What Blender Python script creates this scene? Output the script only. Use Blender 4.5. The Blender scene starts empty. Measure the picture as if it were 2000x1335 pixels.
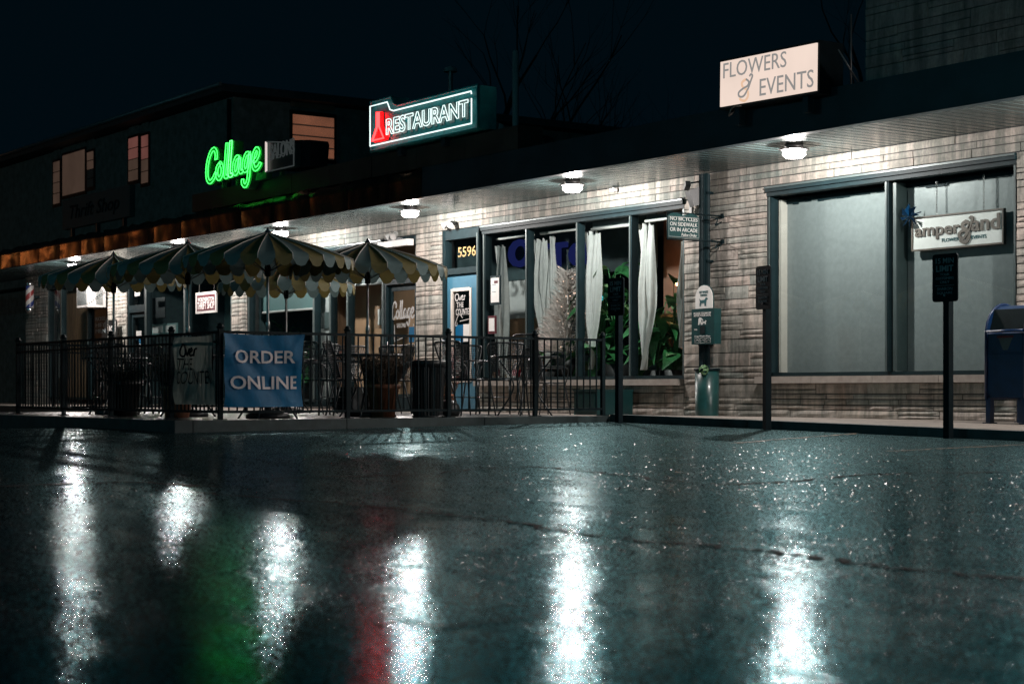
import bpy, bmesh, math, random
from mathutils import Vector, Matrix, Euler
random.seed(7)
PI = math.pi
sc = bpy.context.scene
col = sc.collection

# ------------------------------------------------------------------ camera, world, exposure
F = 3400.0; XV = -1400.0; YH = 762.0; CAMZ = 0.31; CD = 15.46     # measured from the photograph (2000 px wide)
_h = math.hypot(F, 2400.0); SA = 2400.0 / _h; CA = F / _h
cam_d = bpy.data.cameras.new('camera'); cam = bpy.data.objects.new('camera', cam_d); col.objects.link(cam)
cam.location = (0, -CD, CAMZ)
cam.rotation_euler = (PI / 2, 0, math.asin(CA))
cam_d.sensor_width = 36.0; cam_d.lens = F / 2000 * 36
cam_d.shift_y = (YH - 667.5) / 2000
cam_d.clip_end = 600
cam_d.dof.use_dof = True; cam_d.dof.focus_distance = 21.0; cam_d.dof.aperture_fstop = 3.2
sc.camera = cam
w = bpy.data.worlds.new('World'); sc.world = w; w.use_nodes = True
wb = w.node_tree.nodes['Background']
wb.inputs[0].default_value = (0.0005, 0.0031, 0.0052, 1); wb.inputs[1].default_value = 1.0     # night sky
sc.view_settings.view_transform = 'Standard'; sc.view_settings.look = 'None'
sc.view_settings.exposure = 0.0; sc.view_settings.gamma = 1.0; sc.view_settings.use_curve_mapping = False
sc.render.engine = 'CYCLES'
sc.cycles.use_denoising = True; sc.cycles.denoiser = 'OPENIMAGEDENOISE'; sc.cycles.denoising_prefilter = 'NONE'; sc.cycles.denoising_input_passes = 'RGB_ALBEDO_NORMAL'
sc.cycles.max_bounces = 7; sc.cycles.diffuse_bounces = 3; sc.cycles.glossy_bounces = 4
sc.cycles.transmission_bounces = 6; sc.cycles.transparent_max_bounces = 12
sc.cycles.sample_clamp_indirect = 3.0; sc.cycles.caustics_reflective = False; sc.cycles.caustics_refractive = False
LAMP = (1.0, 0.925, 0.88)
LAMP_W = 330.0

# ------------------------------------------------------------------ measuring helpers (pixel of a known plane -> metres)
def q_of(px, Y): return F * (Y + CD) / (CA * (px - XV))
def X_of(px, Y): return ((Y + CD) * SA - q_of(px, Y)) / CA
def Z_of(px, py, Y): return CAMZ + (YH - py) * q_of(px, Y) / F
def W(px, py, Y): return X_of(px, Y), Z_of(px, py, Y)
def depth(X, Y): return -CA * X + SA * (Y + CD)
def road_z(X, Y):
    q = depth(X, Y)
    z = -0.434 + 0.0176 * min(q, 20.9)
    t = min(max((-17.2 - X) / 7.0, 0), 1); t = t * t * (3 - 2 * t)
    return z - 0.17 * t

# ------------------------------------------------------------------ mesh helpers
WL = {}
def setp(o, label=None, cat=None, group=None, kind=None):
    if label: o['label'] = label
    if cat: o['category'] = cat
    if group: o['group'] = group
    if kind: o['kind'] = kind
    return o
def thing(name, label, cat, loc=(0, 0, 0), rz=0.0, group=None):
    o = bpy.data.objects.new(name, None); o.empty_display_size = 0.1
    o.location = loc; o.rotation_euler = (0, 0, rz); col.objects.link(o)
    WL[o.name] = Vector(loc)
    return setp(o, label, cat, group)
def node(name, parent):
    o = bpy.data.objects.new(name, None); o.parent = parent; col.objects.link(o); return o
class MB:
    def __init__(s): s.v = []; s.f = []; s.mi = []; s.sm = []
    def add(s, vs, fs, mi=0, smooth=False):
        b = len(s.v); s.v += [tuple(p) for p in vs]
        for f in fs: s.f.append([b + i for i in f]); s.mi.append(mi); s.sm.append(smooth)
        return s
    def box(s, x0, x1, y0, y1, z0, z1, mi=0):
        v = [(x0,y0,z0),(x1,y0,z0),(x1,y1,z0),(x0,y1,z0),(x0,y0,z1),(x1,y0,z1),(x1,y1,z1),(x0,y1,z1)]
        return s.add(v, [(3,2,1,0),(4,5,6,7),(0,1,5,4),(1,2,6,5),(2,3,7,6),(3,0,4,7)], mi)
    def obox(s, c, sx, sy, sz, M=None, mi=0):
        M = M or Matrix.Identity(3); c = Vector(c)
        v = [c + M @ Vector((a*sx/2, b*sy/2, d*sz/2)) for d in (-1,1) for a, b in ((-1,-1),(1,-1),(1,1),(-1,1))]
        return s.add(v, [(3,2,1,0),(4,5,6,7),(0,1,5,4),(1,2,6,5),(2,3,7,6),(3,0,4,7)], mi)
    def tube(s, path, r, n=6, closed=False, mi=0, cap=True):
        P = [Vector(p) for p in path]; m = len(P)
        if m < 2: return s
        rr = r if isinstance(r, (list, tuple)) else [r] * m
        base = len(s.v); prev = None
        for i in range(m):
            if closed: d = P[(i+1) % m] - P[i-1]
            else: d = P[min(i+1, m-1)] - P[max(i-1, 0)]
            if d.length < 1e-9: d = Vector((0,0,1))
            d.normalize()
            if prev is None:
                a = Vector((0,0,1)) if abs(d.z) < .9 else Vector((1,0,0))
                u = d.cross(a).normalized()
            else:
                u = prev - d * prev.dot(d)
                if u.length < 1e-6: u = d.orthogonal()
                u.normalize()
            prev = u; v = d.cross(u)
            for k in range(n):
                t = 2*PI*k/n; s.v.append(tuple(P[i] + (u*math.cos(t) + v*math.sin(t)) * rr[i]))
        L = m if closed else m - 1
        for i in range(L):
            a = base + i*n; b = base + ((i+1) % m)*n
            for k in range(n):
                s.f.append([a+k, a+(k+1)%n, b+(k+1)%n, b+k]); s.mi.append(mi); s.sm.append(True)
        if cap and not closed:
            s.f.append([base+k for k in reversed(range(n))]); s.mi.append(mi); s.sm.append(False)
            s.f.append([base+(m-1)*n+k for k in range(n)]); s.mi.append(mi); s.sm.append(False)
        return s
    def lathe(s, prof, c=(0,0,0), n=20, mi=0, smooth=True, a0=0.0, a1=2*PI):
        c = Vector(c); base = len(s.v); full = abs(a1-a0-2*PI) < 1e-6; m = n if full else n+1
        for (r, z) in prof:
            for k in range(m):
                t = a0 + (a1-a0)*k/n; s.v.append((c.x + r*math.cos(t), c.y + r*math.sin(t), c.z + z))
        for i in range(len(prof)-1):
            for k in range(n):
                k2 = (k+1) % m
                s.f.append([base+i*m+k, base+i*m+k2, base+(i+1)*m+k2, base+(i+1)*m+k]); s.mi.append(mi); s.sm.append(smooth)
        return s
    def prism(s, pts, O, U, V, d, mi=0, front_only=False):
        # 2-D outline extruded by d along -N (N faces the viewer)
        O, U, V = Vector(O), Vector(U), Vector(V); N = U.cross(V)
        a = [O + U*x + V*y for x, y in pts]; b = [p - N*d for p in a]; n = len(pts)
        fs = [list(range(n))]
        if not front_only:
            fs.append(list(reversed(range(n, 2*n))))
            fs += [[i, n+i, n+(i+1)%n, (i+1)%n] for i in range(n)]
            return s.add(a+b, fs, mi)
        return s.add(a, fs, mi)
    def mesh(s, name, off=None):
        me = bpy.data.meshes.new(name)
        vs = s.v if off is None else [(x-off.x, y-off.y, z-off.z) for x, y, z in s.v]
        me.from_pydata(vs, [], s.f)
        me.polygons.foreach_set('material_index', s.mi); me.polygons.foreach_set('use_smooth', s.sm)
        me.update(); return me
    def build(s, name, mats, parent=None, world=True, fix=True):
        off = None
        if parent is not None and world:
            r = parent
            while r.parent is not None: r = r.parent
            off = WL.get(r.name)
        me = s.mesh(name, off)
        if fix:
            bm = bmesh.new(); bm.from_mesh(me); bmesh.ops.recalc_face_normals(bm, faces=bm.faces); bm.to_mesh(me); bm.free()
        for m in (mats if isinstance(mats, (list, tuple)) else [mats]): me.materials.append(m)
        o = bpy.data.objects.new(name, me); col.objects.link(o)
        if parent is not None: o.parent = parent
        return o
def inst(name, me, parent, loc=(0,0,0), rot=(0,0,0), scale=(1,1,1)):
    o = bpy.data.objects.new(name, me); o.parent = parent; o.location = loc; o.rotation_euler = rot; o.scale = scale
    col.objects.link(o); return o
def kids(o): return [c for c in col.objects if c.parent == o]
def copy_tree(o, parent=None):
    c = o.copy(); col.objects.link(c); c.parent = parent
    for ch in list(o.children): copy_tree(ch, c)
    return c
def bx(name, mats, parent, *a, **k): return MB().box(*a).build(name, mats, parent, **k)
def smooth_path(pts, n=6, closed=False):
    out = []; m = len(pts)
    for i in range(m if closed else m-1):
        p = [Vector(pts[j % m] if closed else pts[min(max(j, 0), m-1)]) for j in (i-1, i, i+1, i+2)]
        for k in range(n):
            t = k/n
            out.append(0.5*((2*p[1]) + (p[2]-p[0])*t + (2*p[0]-5*p[1]+4*p[2]-p[3])*t*t + (3*p[1]-p[0]-3*p[2]+p[3])*t**3))
    if not closed: out.append(Vector(pts[-1]))
    return out

# ------------------------------------------------------------------ text
_tmp = bpy.data.scenes.new('text_work'); _cache = {}
def glyph(body, bold=0.0, spacing=1.0, shear=0.0, flat=True):
    key = (body, bold, spacing, shear)
    if key in _cache: return _cache[key]
    cu = bpy.data.curves.new('text', 'FONT'); cu.body = body; cu.size = 1.0; cu.offset = bold; cu.space_character = spacing
    cu.shear = shear; cu.resolution_u = 3; cu.fill_mode = 'FRONT'
    o = bpy.data.objects.new('text', cu); _tmp.collection.objects.link(o)
    vl = _tmp.view_layers[0]; vl.update()
    me = o.evaluated_get(vl.depsgraph).to_mesh()
    vs = [(v.co.x, v.co.y) for v in me.vertices]; fs = [list(p.vertices) for p in me.polygons]
    bm = bmesh.new(); bm.from_mesh(me); bmesh.ops.remove_doubles(bm, verts=bm.verts, dist=1e-5)
    nxt = {}
    for e in bm.edges:
        if len(e.link_faces) == 1: 
            a, b = e.verts; nxt.setdefault(a.index, []).append(b.index); nxt.setdefault(b.index, []).append(a.index)
    pos = {v.index: (v.co.x, v.co.y) for v in bm.verts}
    loops = []; seen = set()
    for st in nxt:
        if st in seen: continue
        lp = [st]; seen.add(st); cur = st
        while True:
            c = [k for k in nxt[cur] if k not in seen]
            if not c: break
            cur = c[0]; seen.add(cur); lp.append(cur)
        loops.append([pos[i] for i in lp])
    bm.free(); o.to_mesh_clear(); bpy.data.objects.remove(o)
    x0 = min(v[0] for v in vs); x1 = max(v[0] for v in vs); y0 = min(v[1] for v in vs); y1 = max(v[1] for v in vs)
    n = lambda p: ((p[0]-x0)/(x1-x0), (p[1]-y0)/(y1-y0))
    _cache[key] = ([n(p) for p in vs], fs, [[n(p) for p in l] for l in loops], (x1-x0)/(y1-y0))
    return _cache[key]
def text(name, body, mat, parent, O, U, V, w, h, d=0.004, bold=0.0, spacing=1.0, shear=0.0, world=True):
    vs, fs, loops, asp = glyph(body, bold, spacing, shear)
    O, U, V = Vector(O), Vector(U).normalized(), Vector(V).normalized(); N = U.cross(V)
    if w is None: w = h * asp
    mb = MB(); mb.add([O + U*(x*w) + V*(y*h) + N*d for x, y in vs], fs)
    for l in loops:
        a = [O + U*(x*w) + V*(y*h) + N*d for x, y in l]; b = [p - N*d for p in a]; n = len(a)
        mb.add(a+b, [[i, (i+1)%n, n+(i+1)%n, n+i] for i in range(n)])
    return mb.build(name, mat, parent, world=world)
def text_tubes(mb, body, O, U, V, w, h, r, spacing=1.0, bold=0.0):
    vs, fs, loops, asp = glyph(body, bold, spacing)
    O, U, V = Vector(O), Vector(U).normalized(), Vector(V).normalized()
    for l in loops:
        p = [O + U*(x*w) + V*(y*h) for x, y in l]
        # drop very short steps
        q = [p[0]]
        for a in p[1:]:
            if (a-q[-1]).length > r*1.2: q.append(a)
        if len(q) > 2: mb.tube(q, r, 6, closed=True)
def ribbon(mb, pts, wd, O, U, V, d, n=5):
    O, U, V = Vector(O), Vector(U), Vector(V); N = U.cross(V)
    P = smooth_path([(x, y, 0) for x, y in pts], n)
    L = []; R = []
    for i, p in enumerate(P):
        t = P[min(i+1, len(P)-1)] - P[max(i-1, 0)]; t.normalize(); k = Vector((-t.y, t.x, 0)) * wd
        L.append(p+k); R.append(p-k)
    for i in range(len(P)-1):
        q = [L[i], L[i+1], R[i+1], R[i]]
        a = [O + U*v.x + V*v.y + N*d for v in q]; b = [O + U*v.x + V*v.y for v in q]
        mb.add(a+b, [(0,1,2,3),(7,6,5,4),(0,4,5,1),(2,6,7,3),(0,3,7,4),(1,5,6,2)])
# hand-written script word "Collage": strokes in a unit box (x 0..5.2, y -0.9..2)
COLLAGE = [
    [(0.98,1.25),(1.02,1.62),(0.82,1.92),(0.5,1.8),(0.22,1.3),(0.1,0.7),(0.18,0.2),(0.42,0.0),(0.75,0.18),(1.0,0.5)],
    [(1.35,0.95),(1.12,0.75),(1.06,0.35),(1.24,0.05),(1.5,0.2),(1.6,0.6),(1.42,0.95),(1.35,0.95)],
    [(2.05,2.05),(1.95,1.2),(1.84,0.4),(1.9,0.06),(2.12,0.1)],
    [(2.42,2.12),(2.34,1.3),(2.24,0.45),(2.3,0.08),(2.55,0.12)],
    [(3.2,0.95),(2.95,1.05),(2.72,0.75),(2.66,0.35),(2.8,0.08),(3.05,0.3),(3.22,0.98),(3.2,0.4),(3.3,0.1),(3.5,0.2)],
    [(4.1,1.0),(3.85,1.08),(3.62,0.75),(3.56,0.35),(3.72,0.1),(3.95,0.3),(4.14,1.05),(4.08,0.2),(3.98,-0.45),(3.75,-0.78),(3.5,-0.6),(3.5,-0.35)],
    [(4.45,0.45),(4.8,0.7),(4.92,1.02),(4.72,1.2),(4.48,0.9),(4.42,0.4),(4.6,0.05),(4.9,0.12),(5.1,0.35)],
]

# ------------------------------------------------------------------ materials
def nt(name):
    m = bpy.data.materials.new(name); m.use_nodes = True; n = m.node_tree; p = n.nodes['Principled BSDF']; return m, n, p
def lk(n, a, b): n.links.new(a, b)
def ramp(n, fac, stops):
    r = n.nodes.new('ShaderNodeValToRGB'); lk(n, fac, r.inputs[0])
    e = r.color_ramp.elements
    while len(e) < len(stops): e.new(0.5)
    for k, (pos, c) in enumerate(stops): e[k].position = pos; e[k].color = (*c, 1) if len(c) == 3 else c
    return r.outputs[0]
def noise(n, scale, detail=3, rough=0.6, coord='Object', stretch=None):
    t = n.nodes.new('ShaderNodeTexCoord'); x = n.nodes.new('ShaderNodeTexNoise')
    x.inputs['Scale'].default_value = scale; x.inputs['Detail'].default_value = detail; x.inputs['Roughness'].default_value = rough
    src = t.outputs[coord]
    if stretch:
        mp = n.nodes.new('ShaderNodeMapping'); mp.inputs['Scale'].default_value = stretch; lk(n, src, mp.inputs[0]); src = mp.outputs[0]
    lk(n, src, x.inputs['Vector']); return x.outputs['Fac']
def bump(n, p, h, strength=0.3, dist=0.01, prev=None):
    b = n.nodes.new('ShaderNodeBump'); b.inputs['Strength'].default_value = strength; b.inputs['Distance'].default_value = dist
    lk(n, h, b.inputs['Height'])
    if prev is not None: lk(n, prev, b.inputs['Normal'])
    if p is not None: lk(n, b.outputs[0], p.inputs['Normal'])
    return b.outputs[0]
def mixc(n, fac, a, b, mode='MIX'):
    m = n.nodes.new('ShaderNodeMix'); m.data_type = 'RGBA'; m.blend_type = mode
    if isinstance(fac, float): m.inputs[0].default_value = fac
    else: lk(n, fac, m.inputs[0])
    for sck, v in ((m.inputs[6], a), (m.inputs[7], b)):
        if isinstance(v, tuple): sck.default_value = (*v, 1)
        else: lk(n, v, sck)
    return m.outputs[2]
def mat(name, c, rough=0.5, metal=0.0, var=0.25, scale=8.0, bs=0.0, bscale=60.0, bd=0.004, spec=None, coat=0.0):
    m, n, p = nt(name)
    f = noise(n, scale, 4)
    lo = tuple(x*(1-var) for x in c); hi = tuple(min(x*(1+var), 1) for x in c)
    lk(n, ramp(n, f, [(0.3, lo), (0.7, hi)]), p.inputs['Base Color'])
    p.inputs['Roughness'].default_value = rough; p.inputs['Metallic'].default_value = metal
    if spec is not None: p.inputs['Specular IOR Level'].default_value = spec
    if coat: p.inputs['Coat Weight'].default_value = coat; p.inputs['Coat Roughness'].default_value = 0.08
    if bs: bump(n, p, noise(n, bscale, 3), bs, bd)
    return m
def emit(name, c, strength, var=0.0, scale=3.0, sampled=False):
    m, n, p = nt(name); n.nodes.remove(p); e = n.nodes.new('ShaderNodeEmission')
    if var: lk(n, ramp(n, noise(n, scale, 2), [(0.3, tuple(x*(1-var) for x in c)), (0.7, c)]), e.inputs[0])
    else: e.inputs[0].default_value = (*c, 1)
    e.inputs[1].default_value = strength; lk(n, e.outputs[0], n.nodes['Material Output'].inputs[0])
    m.cycles.emission_sampling = 'AUTO' if sampled else 'NONE'; return m
def cloth(name, c, trans=0.35, rough=0.7, var=0.12):
    m, n, p = nt(name); cc = ramp(n, noise(n, 14, 4), [(0.3, tuple(x*(1-var) for x in c)), (0.7, c)])
    lk(n, cc, p.inputs['Base Color']); p.inputs['Roughness'].default_value = rough
    t = n.nodes.new('ShaderNodeBsdfTranslucent'); lk(n, cc, t.inputs[0])
    x = n.nodes.new('ShaderNodeMixShader'); x.inputs[0].default_value = trans
    lk(n, p.outputs[0], x.inputs[1]); lk(n, t.outputs[0], x.inputs[2]); lk(n, x.outputs[0], n.nodes['Material Output'].inputs[0])
    bump(n, p, noise(n, 9, 2), 0.15, 0.02); return m
def glass(name, tint=(0.86, 0.93, 0.93)):
    m, n, p = nt(name); n.nodes.remove(p)
    t = n.nodes.new('ShaderNodeBsdfTransparent'); t.inputs[0].default_value = (*tint, 1)
    g = n.nodes.new('ShaderNodeBsdfGlossy'); g.inputs['Roughness'].default_value = 0.02; g.inputs[0].default_value = (0.9, 0.95, 0.95, 1)
    lw = n.nodes.new('ShaderNodeLayerWeight'); pw = n.nodes.new('ShaderNodeMath'); pw.operation = 'POWER'; lk(n, lw.outputs['Facing'], pw.inputs[0]); pw.inputs[1].default_value = 5.0
    fr = n.nodes.new('ShaderNodeMath'); fr.operation = 'MULTIPLY_ADD'; lk(n, pw.outputs[0], fr.inputs[0]); fr.inputs[1].default_value = 0.94; fr.inputs[2].default_value = 0.05
    x = n.nodes.new('ShaderNodeMixShader'); lk(n, fr.outputs[0], x.inputs[0]); lk(n, t.outputs[0], x.inputs[1]); lk(n, g.outputs[0], x.inputs[2])
    lk(n, x.outputs[0], n.nodes['Material Output'].inputs[0]); return m

def lens_mat():          # lit glass bowl round the bulb: lets most light through and glows itself
    m = emit('lamp_lens', LAMP, 30.0); n = m.node_tree; e = [x for x in n.nodes if x.type == 'EMISSION'][0]
    t = n.nodes.new('ShaderNodeBsdfTransparent'); x = n.nodes.new('ShaderNodeMixShader'); x.inputs[0].default_value = 0.2
    lk(n, t.outputs[0], x.inputs[1]); lk(n, e.outputs[0], x.inputs[2]); lk(n, x.outputs[0], n.nodes['Material Output'].inputs[0]); return m
def stone_mat(name='limestone', stain=(0.72, 0.40, 0.60)):
    m, n, p = nt(name)
    oi = n.nodes.new('ShaderNodeObjectInfo'); ge = n.nodes.new('ShaderNodeNewGeometry')
    ad = n.nodes.new('ShaderNodeMath'); ad.operation = 'ADD'; lk(n, oi.outputs['Random'], ad.inputs[0]); lk(n, ge.outputs['Random Per Island'], ad.inputs[1])
    fr = n.nodes.new('ShaderNodeMath'); fr.operation = 'FRACT'; lk(n, ad.outputs[0], fr.inputs[0])
    tone = ramp(n, fr.outputs[0], [(0.0, (0.44,0.41,0.365)), (0.2, (0.58,0.48,0.42)), (0.4, (0.43,0.44,0.40)), (0.6, (0.62,0.53,0.46)), (0.8, (0.48,0.44,0.385)), (1.0, (0.53,0.45,0.40))])
    grain = ramp(n, noise(n, 22, 6, 0.7), [(0.25, (0.58,0.60,0.59)), (0.6, (1,1,1))])
    c = mixc(n, 0.75, tone, grain, 'MULTIPLY')
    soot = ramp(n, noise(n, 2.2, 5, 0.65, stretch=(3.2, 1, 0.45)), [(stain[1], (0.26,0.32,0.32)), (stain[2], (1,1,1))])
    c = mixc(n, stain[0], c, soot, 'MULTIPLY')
    lk(n, c, p.inputs['Base Color']); p.inputs['Roughness'].default_value = 0.82
    b = bump(n, None, noise(n, 24, 6, 0.72, stretch=(1.7, 1, 0.8)), 0.42, 0.010)
    bump(n, p, noise(n, 160, 3, 0.6), 0.35, 0.003, b)
    return m
def math_(n, op, a, b=None, c=None):
    m = n.nodes.new('ShaderNodeMath'); m.operation = op
    for k, v in enumerate((a, b, c)):
        if v is None: continue
        if isinstance(v, (int, float)): m.inputs[k].default_value = v
        else: lk(n, v, m.inputs[k])
    return m.outputs[0]
def road_mat(name='wet_asphalt', tint=(0.55, 0.80, 0.84), film=(0.02, 0.52, 0.63), dark=1.0):
    # wet asphalt: dark stones in a water film; the film is broken up by the grains, with the light's teal cast put into its colour
    m, n, p = nt(name); n.nodes.remove(p)
    big = noise(n, 0.33, 4, 0.6); med = noise(n, 1.7, 4, 0.65, stretch=(1, 2.2, 1)); fine = noise(n, 75, 2, 0.6); grit = noise(n, 190, 1, 0.5)
    wet = math_(n, 'MULTIPLY_ADD', big, 0.6, med)                       # about 0.5 .. 1.1, low = puddle
    dry = n.nodes.new('ShaderNodeMapRange'); dry.inputs[1].default_value = 0.66; dry.inputs[2].default_value = 0.90; lk(n, wet, dry.inputs[0]); dry = dry.outputs[0]
    base = ramp(n, grit, [(0.35, (0.003,0.010,0.013)), (0.62, (0.008,0.022,0.027)), (0.8, (0.03,0.05,0.053))])
    # share of mirror film per grain
    g1 = ramp(n, fine, [(0.44, (0.10,)*3), (0.55, (0.40,)*3), (0.62, (1.0,)*3)])
    g2 = mixc(n, math_(n, 'MULTIPLY_ADD', dry, 0.45, 0.45), (0.85,0.85,0.85), g1)
    sl = n.nodes.new('ShaderNodeLayerWeight'); pw = math_(n, 'POWER', sl.outputs['Facing'], 3.2); fr = math_(n, 'MULTIPLY_ADD', pw, 0.92, 0.04)
    ta = ramp(n, sl.outputs['Facing'], [(0.80, tint), (0.965, (0.80, 0.90, 0.91))]); tb = ramp(n, sl.outputs['Facing'], [(0.82, film), (0.965, (0.50, 0.84, 0.88))])  # sheen put into the colour: teal seen steeply, paler at grazing view
    col_ = mixc(n, 1.0, g2, ta, 'MULTIPLY')
    st = math_(n, 'MULTIPLY_ADD', dry, 0.20, 0.06)
    b0 = bump(n, None, noise(n, 2.2, 2), 0.035, 0.02)
    b1 = n.nodes.new('ShaderNodeBump'); b1.inputs['Distance'].default_value = 0.005; lk(n, fine, b1.inputs['Height']); lk(n, b0, b1.inputs['Normal']); lk(n, st, b1.inputs['Strength'])
    b2 = n.nodes.new('ShaderNodeBump'); b2.inputs['Distance'].default_value = 0.003; b2.inputs['Strength'].default_value = 0.10; lk(n, grit, b2.inputs['Height']); lk(n, b1.outputs[0], b2.inputs['Normal'])
    N = b2.outputs[0]
    df = n.nodes.new('ShaderNodeBsdfDiffuse'); lk(n, base, df.inputs[0]); lk(n, N, df.inputs['Normal'])
    ga = n.nodes.new('ShaderNodeBsdfGlossy'); lk(n, col_, ga.inputs[0]); lk(n, math_(n, 'MULTIPLY_ADD', dry, 0.06, 0.06), ga.inputs['Roughness']); lk(n, N, ga.inputs['Normal'])
    gb = n.nodes.new('ShaderNodeBsdfGlossy'); lk(n, mixc(n, 1.0, g1, tb, 'MULTIPLY'), gb.inputs[0]); gb.inputs['Roughness'].default_value = 0.40; lk(n, N, gb.inputs['Normal'])
    mx = n.nodes.new('ShaderNodeMixShader'); mx.inputs[0].default_value = 0.42; lk(n, ga.outputs[0], mx.inputs[1]); lk(n, gb.outputs[0], mx.inputs[2])
    x = n.nodes.new('ShaderNodeMixShader'); lk(n, fr, x.inputs[0]); lk(n, df.outputs[0], x.inputs[1]); lk(n, mx.outputs[0], x.inputs[2])
    lk(n, x.outputs[0], n.nodes['Material Output'].inputs[0]); return m
def copper_mat():
    m, n, p = nt('copper')
    f = noise(n, 0.9, 3, 0.55, stretch=(2.0, 1, 0.6))
    lk(n, ramp(n, f, [(0.35, (0.05,0.03,0.022)), (0.58, (0.34,0.13,0.06)), (0.75, (0.08,0.055,0.045))]), p.inputs['Base Color'])
    p.inputs['Metallic'].default_value = 0.85; p.inputs['Roughness'].default_value = 0.27
    bump(n, p, noise(n, 1.6, 1), 0.5, 0.08); return m
def wood_mat():
    m, n, p = nt('wood_panel')
    f = noise(n, 5, 5, 0.6, stretch=(6, 6, 0.5)); lk(n, ramp(n, f, [(0.3, (0.16,0.085,0.045)), (0.7, (0.42,0.26,0.16))]), p.inputs['Base Color'])
    p.inputs['Roughness'].default_value = 0.5; return m

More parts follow.
